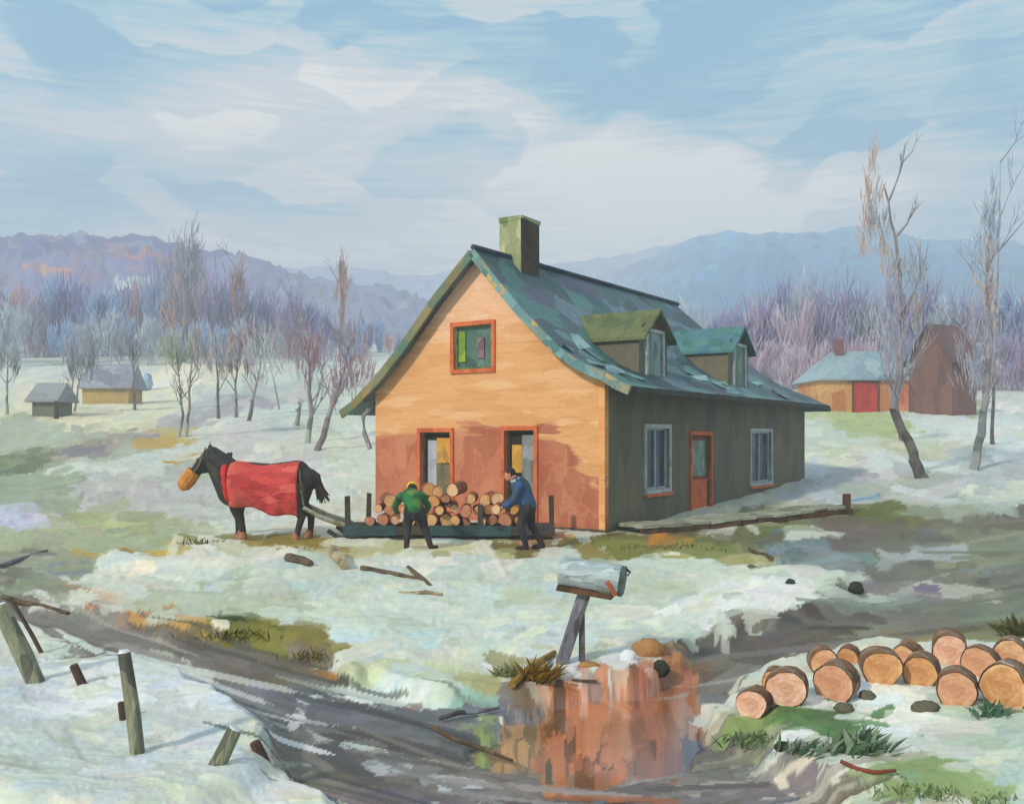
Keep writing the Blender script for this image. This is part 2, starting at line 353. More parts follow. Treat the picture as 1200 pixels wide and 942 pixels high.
# foreground snow banks
E(120, 870, 170, 120, (200, 208, 204)); E(60, 900, 120, 60, (196, 206, 204)); E(230, 830, 60, 40, (222, 226, 230)); E(130, 780, 60, 16, (206, 212, 210)); E(110, 830, 60, 40, (224, 228, 232)); E(200, 905, 90, 20, (208, 216, 218), -20)
E(300, 930, 60, 26, (216, 220, 224), 30); E(40, 820, 50, 40, (206, 214, 222)); E(90, 775, 24, 12, (120, 116, 112))
E(1110, 880, 150, 60, (206, 212, 204)); E(960, 850, 60, 36, (226, 230, 228)); E(1050, 850, 60, 36, (230, 234, 230)); E(1190, 870, 60, 90, (190, 204, 192)); E(880, 862, 44, 16, (140, 156, 104), 8); E(930, 860, 40, 12, (96, 128, 80), 16)
E(1000, 880, 40, 12, (104, 134, 92)); E(1080, 925, 56, 20, (138, 162, 112)); E(1150, 936, 50, 12, (150, 170, 124), 20); E(980, 898, 60, 5, (120, 74, 48), 12); E(1180, 800, 40, 20, (176, 190, 170)); E(1180, 740, 60, 14, (130, 132, 90)); E(940, 905, 30, 8, (214, 208, 190)); E(1170, 850, 30, 12, (130, 140, 100)); E(1016, 872, 12, 40, (98, 134, 92), 50)
E(1150, 765, 70, 16, (206, 212, 206)); E(900, 775, 26, 7, (226, 226, 224)); E(1060, 745, 60, 10, (140, 128, 96))

# brush-like ridges of slush and snow, laid as strokes over the sheet
base_c *= np.array([.975, .965, .945]); base_c[rm & (PXg > 840) & (PYg < 760)] *= np.array([.92, .91, .87])
colr = base_c/255.0; hgt = np.zeros((NR, NC)); wet = np.zeros((NR, NC))
wet[rm] = .12; wet[pm] = 1.0
wet = np.where(ell(945, 650, 70, 16, 6), .8, wet)
def stroke(cpx, crow, L, Wd, ang, color, amp, mixf=1.0):
    """cpx in px, crow row index; L, Wd in grid cells"""
    ci = (cpx-PX0)/DPX; rad = int(max(L, Wd)*.5+3)
    r0, r1 = max(0, int(crow)-rad), min(NR, int(crow)+rad); c0, c1 = max(0, int(ci)-rad), min(NC, int(ci)+rad)
    if r1 <= r0 or c1 <= c0: return
    yy, xx = np.mgrid[r0:r1, c0:c1]; dx = xx-ci; dy = yy-crow
    ca, sa = math.cos(ang), math.sin(ang); u = (dx*ca+dy*sa)/(L*.5); v = (-dx*sa+dy*ca)/(Wd*.5)
    curve = random.uniform(-.35, .35); v = v+curve*u*u
    rag = np.sin(v*9+random.random()*6)*.06+np.sin(v*23+random.random()*6)*.05
    m = (np.abs(u)+rag < 1-.25*v*v) & (np.abs(v) < 1)
    if not m.any(): return
    br = np.sin(v*7+random.random()*6)*.5+np.sin(v*17+random.random()*6)*.3+np.sin(v*31+u*2+random.random()*6)*.2
    edge = np.clip((np.abs(v)-.72)/.28, 0, 1)*(1-np.clip((np.abs(v)-.93)/.07, 0, 1))
    lit = 1+br[m]*.035
    sub = colr[r0:r1, c0:c1]
    sub[m] = sub[m]*(1-mixf)+np.array(color)*lit[:, None]*mixf
    h = hgt[r0:r1, c0:c1]; hh = amp*(.55+.25*br+.6*edge)
    h[m] = h[m]*.35+hh[m]
src = base_c/255.0
NST = 11500
for k in range(NST):
    row = random.uniform(20, NR1-1); pxs = random.uniform(PX0, PX1)
    if not (-120 < pxs < 1320) and random.random() < .75: continue
    if row_py[int(row)] > 1000 and random.random() < .5: continue
    i, j = int(row), int((pxs-PX0)/DPX)
    c = src[min(i, NR-1), min(j, NC-1)]
    near = (row_py[i]-400)/540; sz = .45+.75*max(0, min(near, 1))
    sz *= 2.1 if k < NST*.35 else (1.25 if k < NST*.75 else .62)
    lum = float(c.mean()); a = random.gauss(0, .22)
    if pxs < 420 and 700 < row_py[i]: a += -.35 if lum < .6 else .0          # rows grow away from the camera
    if pxs < 400 and row_py[i] < 560: a += .22
    if 780 < pxs < 1020 and 690 < row_py[i] < 800: a += .28
    if lum > .72 and random.random() < .12: a += random.uniform(-1.2, 1.2)
    if pm[min(i, NR-1), min(j, NC-1)]: a = math.pi/2+random.gauss(0, .12)  # upright strokes imitate the streaks of a reflection
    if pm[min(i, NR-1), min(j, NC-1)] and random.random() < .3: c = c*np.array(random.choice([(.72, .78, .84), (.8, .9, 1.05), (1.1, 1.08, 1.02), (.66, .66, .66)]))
    jit = np.array([random.gauss(0, .009) for _ in range(3)])+random.gauss(0, .018 if lum > .68 else .02)
    c2 = c+jit
    if lum > .72:
        q = random.random()
        if q < .12: c2 = c2*np.array([.95, .99, 1.03])
        elif q < .2: c2 = c2*np.array([1.06, 1.03, .98])+.02
        elif q < .26: c2 = c2*np.array([.93, .94, .88])
    elif lum < .6:
        q = random.random()
        if q < .05: c2 = c2*.86
        elif q < .12: c2 = c2*1.1
        elif q < .2: c2 = c2*np.array([.94, .98, 1.1])
    stroke(pxs, row, random.uniform(16, 40)*sz, random.uniform(5, 11)*sz, a, np.clip(c2, .02, .95), random.uniform(.6, 1.3)*(1.0 if lum > .68 else .55), random.uniform(.5, 1.0))
for k in range(420):                                               # wheel ruts and slush ridges running with the road
    row = random.uniform(60, 400); pxs = random.uniform(-40, 1240); i, j = int(row), int((pxs-PX0)/DPX)
    if not rm[i, j] or pm[i, j]: continue
    a = -.33 if pxs < 560 else (-.1 if pxs < 800 else .12); c = colr[i, j]*random.choice([.72, .82, .88, 1.12, 1.25, 1.4])
    if row_py[i] < 700 and pxs > 800: c = colr[i, j]*random.choice([.88, .94, 1.08, 1.15])
    stroke(pxs, row, random.uniform(40, 130), random.uniform(1.6, 4.5), a+random.gauss(0, .07), np.clip(c, .05, .85), random.uniform(-1.2, 1.4), random.uniform(.5, .95))
def smooth2(A, n):
    for _ in range(n):
        P = np.pad(A, 1, mode='edge'); A = (P[1:-1, :-2]+P[1:-1, 2:]+P[:-2, 1:-1]+P[2:, 1:-1]+2*A)/6
    return A
pmf = smooth2(pm.astype(float), 3); hgt *= (1-pmf)
roadf = smooth2(rm.astype(float), 10); pudf = smooth2(pm.astype(float), 5)
bankL = smooth2(ell(110, 880, 210, 100, 0, PXg, PYg).astype(float), 60)
bankR = smooth2(ell(1120, 860, 220, 80, 0, PXg, PYg).astype(float), 50)
bump_ = (vnoise(GX, GY, .9, .9, 11)-.5)*.10*np.clip(GY/8, .4, 1)+(vnoise(GX, GY, 6, 6, 12)-.5)*.25*np.clip((GY-24)/20, 0, 1)
bump_ *= (1-.7*roadf)*(1-np.exp(-((GX-1)/7)**2-((GY-23)/6)**2)*.8)
GZb = np.interp(GY, [p[0] for p in ZP], [p[1] for p in ZP])
GZ0 = GZb-.10*roadf-.03*pudf+.14*bankL+.10*bankR+bump_*(1-pudf)
# ridges either side of the wheel tracks stand proud of the mud
GZ = GZ0+smooth2(np.clip(hgt, -1.2, 1.35), 2)*np.minimum(GY, 26)/FX*(5.0-3.2*roadf)
GZ = np.where(pmf > .6, -.165, GZ)
def g_at(x, y, A=None):
    A = GZ0 if A is None else A
    y = max(y, row_y[0]+.01); i = np.searchsorted(row_y, y)-1; i = int(min(max(i, 0), NR-2)); fy = (y-row_y[i])/(row_y[i+1]-row_y[i])
    cj = (600+FX*x/y-PX0)/DPX; cj = min(max(cj, 0), NC-1.001); j = int(cj); fx = cj-j
    return float((A[i, j]*(1-fx)+A[i, j+1]*fx)*(1-fy)+(A[i+1, j]*(1-fx)+A[i+1, j+1]*fx)*fy)
def G(px, py, up=0.0):
    """the point of the ground (or of a level up metres above it) where the line of sight through (px, py) lands"""
    lo = 2.5; y = lo
    while y < 160:
        if CH-(py-HY)*y/FX <= g_at((px-600)/FX*y, y)+up: break
        y *= 1.01
    a, b = y/1.01, y
    for _ in range(18):
        m = (a+b)/2
        if CH-(py-HY)*m/FX <= g_at((px-600)/FX*m, m)+up: b = m
        else: a = m
    x = (px-600)/FX*b
    return Vector((x, b, g_at(x, b)+up))
def srgb2lin(A): return np.where(A <= .04045, A/12.92, ((np.clip(A, 0, 1)+.055)/1.055)**2.4)
def grid_mesh(name, X, Y, Z, Cc, mat, wetA=None):
    nr, nc = X.shape; me = bpy.data.meshes.new(name)
    me.vertices.add(nr*nc); me.vertices.foreach_set('co', np.stack([X, Y, Z], -1).astype(np.float32).ravel())
    idx = np.arange(nr*nc).reshape(nr, nc); q = np.stack([idx[:-1, :-1], idx[:-1, 1:], idx[1:, 1:], idx[1:, :-1]], -1).reshape(-1, 4)
    me.loops.add(q.size); me.loops.foreach_set('vertex_index', q.ravel().astype(np.int32))
    me.polygons.add(len(q)); me.polygons.foreach_set('loop_start', (np.arange(len(q))*4).astype(np.int32))
    me.update(calc_edges=True); me.validate()
    me.polygons.foreach_set('use_smooth', np.ones(len(me.polygons), bool))
    ca = me.color_attributes.new('Col', 'FLOAT_COLOR', 'POINT'); arr = np.ones((nr*nc, 4), np.float32)
    arr[:, :3] = srgb2lin(Cc).reshape(-1, 3); ca.data.foreach_set('color', arr.ravel())
    if wetA is not None:
        at = me.attributes.new('Wet', 'FLOAT', 'POINT'); at.data.foreach_set('value', wetA.astype(np.float32).ravel())
    me.materials.append(mat); o = bpy.data.objects.new(name, me); COL.objects.link(o); return o
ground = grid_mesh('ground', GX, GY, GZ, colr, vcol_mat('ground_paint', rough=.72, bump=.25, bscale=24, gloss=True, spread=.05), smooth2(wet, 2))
mark(ground, 'snowy yard, fields and slushy road', kind='structure')

# ------------------------------------------------------------------ HILLS
def hill(name, crest, d0, d1, z0, cmap, seed, nst=1500, label=''):
    r_ = np.random.default_rng(seed)
    pxs = np.arange(-900, 2101, 4.0); T = np.linspace(0, 1, 90)
    cz = np.interp(pxs, [c[0] for c in crest], [c[1] for c in crest])+(vnoise(pxs, pxs*0, 60, 1, seed)-.5)*8+(vnoise(pxs, pxs*0, 14, 1, seed+1)-.5)*4
    D = d0+(d1-d0)*T[:, None]+0*pxs[None, :]
    zc = CH+(HY-cz)*d1/FX
    Z = z0+(zc[None, :]-z0)*(np.sin(T*math.pi/2)[:, None]**1.1)+(vnoise(pxs[None, :]+0*D, D, 60, 60, seed+2)-.5)*7*np.sin(T*math.pi)[:, None]
    X = (pxs[None, :]-600)/FX*D
    C = np.zeros(X.shape+(3,)); PY = HY+FX*(CH-Z)/D
    for i in range(len(T)):
        for j in range(len(pxs)): C[i, j] = cmap(pxs[j], PY[i, j])
    C /= 255.0; Cs = C.copy()
    for k in range(nst):
        i, j = r_.integers(0, len(T)), r_.integers(0, len(pxs)); h, w = r_.integers(1, 7), r_.integers(1, 3)
        if r_.random() < .4: h, w = max(2, h//3), w*2
        c = Cs[i, j]*(1+r_.normal(0, .06))+r_.normal(0, .02, 3)
        yy, xx = np.mgrid[max(0, i-h):min(len(T), i+h+1), max(0, j-w):min(len(pxs), j+w+1)]
        m = ((yy-i)/h)**2+((xx-j)/w)**2 < 1
        C[yy[m], xx[m]] = np.clip(c, .02, .95)
        Z[yy[m], xx[m]] += r_.uniform(0, 1.2)*np.sin(T[yy[m]]*math.pi)
    # the far side falls away so that it is a hill and not a sheet
    X = np.vstack([X, X[-1:]*1.25]); D2 = np.vstack([D, D[-1:]*1.25]); Z = np.vstack([Z, Z[-1:]*0+z0]); C = np.vstack([C, C[-1:]])
    o = grid_mesh(name, X, D2, Z, C, vcol_mat('hill_paint', rough=.9, bump=.0, bscale=.05, spread=.08))
    return mark(o, label, kind='structure')
def mixc(a, b, t): t = max(0, min(1, t)); return tuple(a[i]*(1-t)+b[i]*t for i in range(3))
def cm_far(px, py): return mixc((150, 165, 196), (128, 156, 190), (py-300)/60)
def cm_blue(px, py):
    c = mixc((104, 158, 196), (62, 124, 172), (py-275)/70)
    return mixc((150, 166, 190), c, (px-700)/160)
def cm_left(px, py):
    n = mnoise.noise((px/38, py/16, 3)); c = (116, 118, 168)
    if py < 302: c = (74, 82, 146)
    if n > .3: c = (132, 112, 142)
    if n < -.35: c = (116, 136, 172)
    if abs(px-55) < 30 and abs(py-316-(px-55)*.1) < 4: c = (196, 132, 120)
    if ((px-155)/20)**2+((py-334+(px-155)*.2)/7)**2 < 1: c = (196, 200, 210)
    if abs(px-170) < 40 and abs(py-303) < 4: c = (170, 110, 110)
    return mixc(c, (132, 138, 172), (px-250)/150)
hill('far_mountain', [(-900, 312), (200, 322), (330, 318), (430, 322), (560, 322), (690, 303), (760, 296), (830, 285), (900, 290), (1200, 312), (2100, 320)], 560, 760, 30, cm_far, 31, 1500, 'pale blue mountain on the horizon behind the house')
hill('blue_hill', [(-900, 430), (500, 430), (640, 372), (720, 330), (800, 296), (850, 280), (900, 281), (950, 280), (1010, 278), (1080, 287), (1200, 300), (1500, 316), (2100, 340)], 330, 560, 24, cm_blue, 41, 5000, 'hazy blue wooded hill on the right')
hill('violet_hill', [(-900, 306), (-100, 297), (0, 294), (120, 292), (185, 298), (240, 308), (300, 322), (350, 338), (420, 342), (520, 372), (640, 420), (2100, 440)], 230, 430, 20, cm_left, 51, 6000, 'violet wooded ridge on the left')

# ------------------------------------------------------------------ HAZE
hz = MB().box(-1100, 1100, -40, 1010, -2.5, 165).build('haze', bpy.data.materials.new('haze_air'))
hm = hz.data.materials[0]; hm.use_nodes = True; HN = NT(hm.node_tree); ho = HN.n('ShaderNodeOutputMaterial'); pv = HN.n('ShaderNodeVolumePrincipled')
pv.inputs['Color'].default_value = (.86, .9, .96, 1); pv.inputs['Density'].default_value = 0.0021; pv.inputs['Anisotropy'].default_value = .1
HN.l(pv.outputs[0], ho.inputs['Volume']); mark(hz, 'cold pale haze', kind='stuff')
hz.visible_shadow = True

# ------------------------------------------------------------------ HOUSE  (local frame: x to the right along the gable, y away along the side wall, z up; origin at the near corner)
HA = math.atan2(-.5633, .8262)
house = empty('farmhouse', (2.05, 20.86, 0), HA, 'farmhouse with orange gable, dark side wall and green roof behind the log sleigh', 'house')
WL, SL, WH = 6.83, 14.57, 3.62
m_orange = paint('orange_boards', [(214, 142, 82), (224, 160, 98), (230, 172, 112), (218, 150, 92)], (1.2, 4, 5), bump=.5, fine=.06)
m_terra = paint('terracotta_tone', [(150, 82, 54), (182, 104, 68), (196, 120, 78), (170, 94, 60)], (2.4, 2.4, 1.6), bump=.5, fine=.08)
m_side = paint('dark_boards', [(98, 94, 78), (110, 106, 86), (90, 90, 80), (118, 108, 86)], (2.0, 2.6, .8), bump=.5, fine=.12)
m_roof = paint('roof_sheet', [(40, 66, 68), (64, 104, 104), (84, 90, 108), (50, 84, 86), (90, 134, 132), (108, 118, 138), (60, 96, 98)], (1.1, .8, 1.1), rough=.5, bump=.5, fine=.2, warp_=.6)
m_roofd = paint('roof_edge', [(40, 44, 44), (70, 60, 48), (50, 74, 72)], (3, 3, 3), fine=.15)
m_rafter = paint('verge_board', [(98, 110, 78), (130, 116, 70), (80, 118, 104), (150, 128, 84)], (2, 2, 2), fine=.12)
m_red = paint('red_trim', [(196, 96, 56), (208, 112, 62), (180, 84, 52)], (5, 5, 5))
m_green = paint('green_frame', [(84, 112, 66), (100, 128, 84), (64, 92, 60)], (5, 5, 5))
m_grey = paint('grey_paint', [(120, 124, 120), (150, 154, 156), (104, 108, 104)], (5, 5, 3))
m_white = paint('old_white', [(160, 168, 168), (180, 188, 186), (140, 150, 154)], (6, 6, 4))
m_dark = paint('dark_inside', [(28, 28, 26), (40, 38, 32)], (4, 4, 4), bump=.1)
m_glassd = paint('dark_glass', [(44, 56, 74), (60, 74, 96), (34, 44, 56), (80, 96, 110)], (4, 4, 2), rough=.15, bump=.1, fine=.2)
m_glassg = paint('green_glass', [(74, 108, 92), (94, 126, 108), (62, 90, 80), (120, 146, 134)], (4, 4, 2), rough=.2, bump=.1, fine=.2)
m_ochre = paint('ochre_curtain', [(190, 140, 50), (206, 160, 66), (160, 120, 60)], (5, 5, 4))
m_stone = paint('chimney_stone', [(134, 146, 100), (156, 160, 116), (112, 128, 88), (192, 186, 146)], (5, 5, 3), fine=.14)
m_chim_shade = paint('chimney_painted_shade', [(62, 50, 40), (78, 60, 44), (48, 42, 36)], (5, 5, 3), fine=.14)  # shade of the chimney's right face, painted in as a darker colour
m_brown = paint('dark_brown_wood', [(84, 60, 44), (104, 74, 52), (66, 50, 40)], (5, 5, 5), fine=.14)

def holed(outer, holes, thick, axis, parent, name, mats, off=0.0, split=None):
    """a wall slab from a 2D outline with openings; axis 'x': outline in (x, z) facing -y; axis 'y': outline in (y, z) facing +x"""
    bm = bmesh.new(); es = []
    for loop in [outer]+holes:
        vs = [bm.verts.new((p[0], 0, p[1])) for p in loop]
        es += [bm.edges.new((vs[i], vs[(i+1) % len(vs)])) for i in range(len(vs))]
    bmesh.ops.triangle_fill(bm, use_beauty=True, use_dissolve=False, edges=es)
    if split:
        for z in split:
            bmesh.ops.bisect_plane(bm, geom=bm.verts[:]+bm.edges[:]+bm.faces[:], plane_co=(0, 0, z), plane_no=(0, 0, 1))
    r = bmesh.ops.extrude_face_region(bm, geom=bm.faces[:])
    for v in r['geom']:
        if isinstance(v, bmesh.types.BMVert): v.co.y += thick
    bmesh.ops.recalc_face_normals(bm, faces=bm.faces[:])
    if axis == 'y':
        for v in bm.verts: v.co = Vector((off-v.co.y, v.co.x, v.co.z))
        bmesh.ops.recalc_face_normals(bm, faces=bm.faces[:])
    else:
        for v in bm.verts: v.co.y += off
    me = bpy.data.meshes.new(name); bm.to_mesh(me); bm.free()
    for m in mats: me.materials.append(m)
    o = bpy.data.objects.new(name, me); COL.objects.link(o); o.parent = parent
    return o
def rect(a, b, c, d): return [(a, c), (b, c), (b, d), (a, d)]
PROF = [(.8, 3.2), (.5, 3.32), (.18, 3.52), (-.18, 3.66), (-.6, 3.86), (-1.06, 4.18), (-2.0, 5.06), (-2.73, 5.83), (-3.415, 6.62),
        (-4.54, 5.95-.35), (-5.66, 4.72-.3), (-6.5, 3.75-.1), (-6.83, 3.42), (-7.3, 3.05), (-7.75, 2.82)]
def prof(x):
    P = sorted(PROF); return float(np.interp(x, [p[0] for p in P], [p[1] for p in P]))
RT = .02
gable = [(0, 0), (-WL, 0), (-WL, prof(-WL)-.02)]+[(x, z-.02) for x, z in sorted(PROF) if -WL < x < 0]+[(0, prof(0)-.02)]
o_att, o_dl, o_dr = (-4.2, -3.06, 3.86, 4.92), (-5.28, -4.32, .45, 2.32), (-2.68, -1.84, .3, 2.36)
fw = holed(gable, [rect(*o_att), rect(*o_dl), rect(*o_dr)], .2, 'x', house, 'gable_wall', [m_orange])
# the lower half of the gable turns a darker terracotta: one material with a ragged border
def gable_mat():
    m, N, b, out = new_mat('gable_paint'); b.inputs['Roughness'].default_value = .8
    tcn = N.n('ShaderNodeTexCoord'); sp = N.n('ShaderNodeSeparateXYZ'); N.l(tcn.outputs['Object'], sp.inputs[0])
    def dabs(scale, cols, sd_):
        mpn = N.n('ShaderNodeMapping'); mpn.inputs['Scale'].default_value = scale; mpn.inputs['Location'].default_value = (sd_, sd_, sd_); N.l(tcn.outputs['Object'], mpn.inputs['Vector'])
        nz = N.n('ShaderNodeTexNoise'); nz.inputs['Scale'].default_value = 1.2; nz.inputs['Detail'].default_value = 3; N.l(mpn.outputs[0], nz.inputs['Vector'])
        ma = N.n('ShaderNodeVectorMath', operation='MULTIPLY_ADD'); N.l(nz.outputs['Color'], ma.inputs[0]); ma.inputs[1].default_value = (1.5, .4, 1.5); N.l(mpn.outputs[0], ma.inputs[2])
        vo = N.n('ShaderNodeTexVoronoi', feature='SMOOTH_F1'); vo.inputs['Scale'].default_value = 1; vo.inputs['Smoothness'].default_value = .25; N.l(ma.outputs[0], vo.inputs['Vector'])
        sc = N.n('ShaderNodeSeparateColor'); N.l(vo.outputs['Color'], sc.inputs[0]); rp = N.n('ShaderNodeValToRGB'); N.l(sc.outputs[0], rp.inputs[0])
        rp.color_ramp.elements[0].color = lin4(cols[0]); rp.color_ramp.elements[0].position = .2; rp.color_ramp.elements[1].color = lin4(cols[-1]); rp.color_ramp.elements[1].position = .8
        for i in range(1, len(cols)-1):
            e = rp.color_ramp.elements.new(.2+.6*i/(len(cols)-1)); e.color = lin4(cols[i])
        return rp.outputs[0], nz.outputs[0], sc.outputs[1]
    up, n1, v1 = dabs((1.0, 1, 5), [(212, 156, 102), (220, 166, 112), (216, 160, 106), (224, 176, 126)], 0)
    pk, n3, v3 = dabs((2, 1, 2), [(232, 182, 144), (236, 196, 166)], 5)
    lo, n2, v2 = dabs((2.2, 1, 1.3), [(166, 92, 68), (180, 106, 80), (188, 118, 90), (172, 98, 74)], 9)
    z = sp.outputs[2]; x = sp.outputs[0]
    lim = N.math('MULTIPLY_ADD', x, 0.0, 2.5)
    # darker tone stops short near the right corner, where it thins out
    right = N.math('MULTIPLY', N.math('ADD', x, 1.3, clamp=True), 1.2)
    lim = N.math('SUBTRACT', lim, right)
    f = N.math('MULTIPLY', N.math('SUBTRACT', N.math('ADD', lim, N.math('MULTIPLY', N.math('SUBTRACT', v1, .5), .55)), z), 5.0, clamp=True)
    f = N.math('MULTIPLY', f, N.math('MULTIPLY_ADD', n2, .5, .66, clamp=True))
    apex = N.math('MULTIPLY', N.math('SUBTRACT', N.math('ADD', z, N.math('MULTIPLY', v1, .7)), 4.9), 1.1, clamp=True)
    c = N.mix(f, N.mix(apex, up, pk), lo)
    # board joints
    saw = N.math('FRACT', N.math('MULTIPLY', N.math('ADD', z, N.math('MULTIPLY', n1, .05)), 4.5))
    gap = N.math('LESS_THAN', saw, .055)
    gap = N.math('MULTIPLY', gap, N.math('GREATER_THAN', n2, .47))
    c = N.mix(N.math('MULTIPLY', gap, .2), c, lin4((150, 92, 52)))
    N.l(c, b.inputs['Base Color'])
    fn = N.n('ShaderNodeTexNoise'); fn.inputs['Scale'].default_value = 9; fn.inputs['Detail'].default_value = 5; N.l(tcn.outputs['Object'], fn.inputs['Vector'])
    bp = N.n('ShaderNodeBump'); bp.inputs['Strength'].default_value = .5; bp.inputs['Distance'].default_value = .05
    N.l(N.math('SUBTRACT', N.math('ADD', fn.outputs[0], N.math('MULTIPLY', v2, .3)), gap), bp.inputs['Height']); N.l(bp.outputs[0], b.inputs['Normal'])
    return m
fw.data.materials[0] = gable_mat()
w1, dr, w2 = (2.05, 3.35, .92, 2.42), (4.75, 6.05, .12, 2.25), (9.2, 11.0, .8, 2.36)
sideo = [(.2, 0), (SL, 0), (SL, WH-.06), (.2, WH-.06)]
holed(sideo, [rect(*w1), rect(*dr), rect(*w2)], .2, 'y', house, 'side_wall', [m_side])
MB().box(-WL, -WL+.2, .2, SL, 0, 3.42).build('side_wall', m_orange, house)
MB().box(-WL+.2, -.2, SL-.2, SL, 0, 3.4).build('back_wall', m_side, house)
MB().box(-WL+.2, -.2, .2, SL-.2, -.05, .04).build('floor_boards', m_brown, house)
MB().box(-WL+.2, -.2, 1.6, 1.7, .04, 3.5).box(-1.9, -1.8, 1.7, SL-.3, .04, 3.4).build('inner_wall', m_dark, house)
MB().box(-WL-.06, .07, -.07, 0, -.4, .14).box(.0, .08, 0, SL, -.4, .12).build('foundation', paint('footing', [(70, 62, 50), (92, 84, 66)], (4, 4, 4)), house)
MB().box(-.12, .03, -.03, 0, .14, prof(-.05)-.08).build('corner_board', m_orange, house)
# roof: profile swept along the house, hipped at the far end
def roof_mesh():
    t0, t1, hip = -.3, 14.95, 11.5
    xs = []
    for a, b in zip(sorted(PROF)[:-1], sorted(PROF)[1:]):
        n = max(2, int((b[0]-a[0])/.18)); xs += list(np.linspace(a[0], b[0], n, endpoint=False))
    xs.append(max(PROF)[0]); ts = np.linspace(t0, t1, 64)
    def zt(x, t):
        z = prof(x)
        if t > hip:
            u = (t-hip)/(t1-hip); z = min(z, 6.62-(6.62-3.1)*(1.08*u-.08*u*u) if u < 1 else 3.12)
        return z
    top = [[Vector((x, t, zt(x, t)+.10+random.uniform(-.008, .008))) for x in xs] for t in ts]; n = len(xs)
    mb = MB(); vs = [v for r in top for v in r]; vb = [v-Vector((0, 0, .13)) for v in vs]; N_ = len(vs); fs = []; ms = []
    for i in range(len(ts)-1):
        for j in range(n-1):
            a = i*n+j; fs.append((a, a+1, a+n+1, a+n)); fs.append((N_+a, N_+a+n, N_+a+n+1, N_+a+1))
    rim = [i for i in range(n)]+[n*i+n-1 for i in range(1, len(ts))]+[n*(len(ts)-1)+j for j in range(n-2, -1, -1)]+[n*i for i in range(len(ts)-2, 0, -1)]
    mb.add(vs+vb, fs, 0)
    o = len(mb.v)-2*N_
    for a, b in zip(rim, rim[1:]+rim[:1]): mb.f.append((a, b, N_+b, N_+a)); mb.m.append(1)
    return mb
roof = roof_mesh().build('roof', [m_roof, m_roofd], house)
# bargeboards and the pale verge of the roof
vg = MB(); P = sorted(PROF)
for (a, b) in zip(P[:-1], P[1:]):
    if a[0] < -3.42: vg.beam((a[0], -.34, a[1]-.02), (b[0], -.34, b[1]-.02), .07, .22, 0)
vg.build('bargeboard', m_rafter, roof)
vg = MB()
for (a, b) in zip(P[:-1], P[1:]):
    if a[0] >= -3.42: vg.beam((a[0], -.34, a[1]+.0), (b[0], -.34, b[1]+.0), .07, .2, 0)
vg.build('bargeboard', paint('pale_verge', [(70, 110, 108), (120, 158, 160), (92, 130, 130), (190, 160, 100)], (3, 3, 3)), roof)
MB().tube([(-3.415, t, 6.76) for t in (-.3, 2, 5, 8, 11.5)], .07, 6).build('ridge_cap', paint('ridge', [(30, 42, 62), (44, 60, 66), (60, 84, 88)], (2, 2, 2)), roof)
random.seed(3); m_rs = paint('roof_snow', [(104, 140, 146), (138, 168, 172), (90, 124, 136)], (3, 3, 3))
for k in range(26):                                                # old snow lying low on the roof slope
    x = random.uniform(-1.5, .7); t = random.choice([random.uniform(0, 1.5), random.uniform(4.2, 6.8), random.uniform(9.5, 11.5), random.uniform(0, 13)])
    L = random.uniform(.2, .6)
    if 1.2 < t < 4.2 or 7.2 < t < 9.8: continue
    a = Vector((x, t, prof(x)+.13)); b = Vector((x-L, t+random.uniform(-.3, .3), prof(x-L)+.13)); MB().beam(a, b, random.uniform(.15, .4), .03, jit=.05).build('snow_patch', m_rs, roof)
# chimney
ch = MB().box(-3.75, -3.09, 1.3, 2.15, 6.1, 7.72, jit=.015).build('chimney', [m_stone, m_chim_shade], roof)
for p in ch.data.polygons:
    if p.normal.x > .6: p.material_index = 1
MB().box(-3.77, -3.07, 1.28, 2.17, 7.7, 7.8, jit=.03).build('chimney_cap', [m_stone], roof)
MB().box(-3.6, -3.24, 1.45, 2.0, 7.79, 7.83).build('flue', m_dark, roof)

def casing(parent, pl, o, mat, wd=.1, pr=.05):
    a, b, c, d = o; mb = MB()
    def bx(u0, u1, v0, v1):
        if pl == 'x': mb.box(u0, u1, -pr, .03, v0, v1, jit=.006)
        else: mb.box(-.03, pr, u0, u1, v0, v1, jit=.006)
    bx(a-wd, a, c-wd, d+wd); bx(b, b+wd, c-wd, d+wd); bx(a, b, d, d+wd); bx(a, b, c-wd, c)
    return mb
def opening(pl, o, trim, glass, bars=1, depth=.1, off=0.0, sash=None):
    a, b, c, d = o
    w = casing(house, pl, o, trim).build('window', trim, house)
    def bx(mb, u0, u1, v0, v1, e0, e1):
        if pl == 'x': return mb.box(u0, u1, e0, e1, v0, v1)
        return mb.box(-e1, -e0, u0, u1, v0, v1)
    bx(MB(), a, b, c, d, depth, depth+.02).build('pane', glass, w)
    s = MB(); k = .05
    bx(s, a, a+k, c, d, depth-.05, depth-.005); bx(s, b-k, b, c, d, depth-.05, depth-.005); bx(s, a+k, b-k, d-k, d, depth-.05, depth-.005); bx(s, a+k, b-k, c, c+k, depth-.05, depth-.005)
    if bars: bx(s, (a+b)/2-.02, (a+b)/2+.02, c+k, d-k, depth-.05, depth-.005)
    if bars > 1:
        for q in (1/3, 2/3): bx(s, a+k, b-k, c+(d-c)*q-.015, c+(d-c)*q+.015, depth-.04, depth-.007)
    s.build('sash', sash or trim, w)
    return w
wa = opening('x', o_att, m_red, m_glassg, 0, sash=m_green); wa['label'] = 'attic window with green sash'
MB().box(-3.55, -3.35, .06, .095, 4.12, 4.62).build('curtain', paint('mauve_curtain', [(150, 120, 120), (110, 84, 90)], (4, 4, 4)), wa)
MB().box(-4.12, -3.92, .06, .095, 4.05, 4.8).build('curtain', paint('green_curtain', [(150, 170, 50), (90, 130, 50)], (4, 4, 4)), wa)
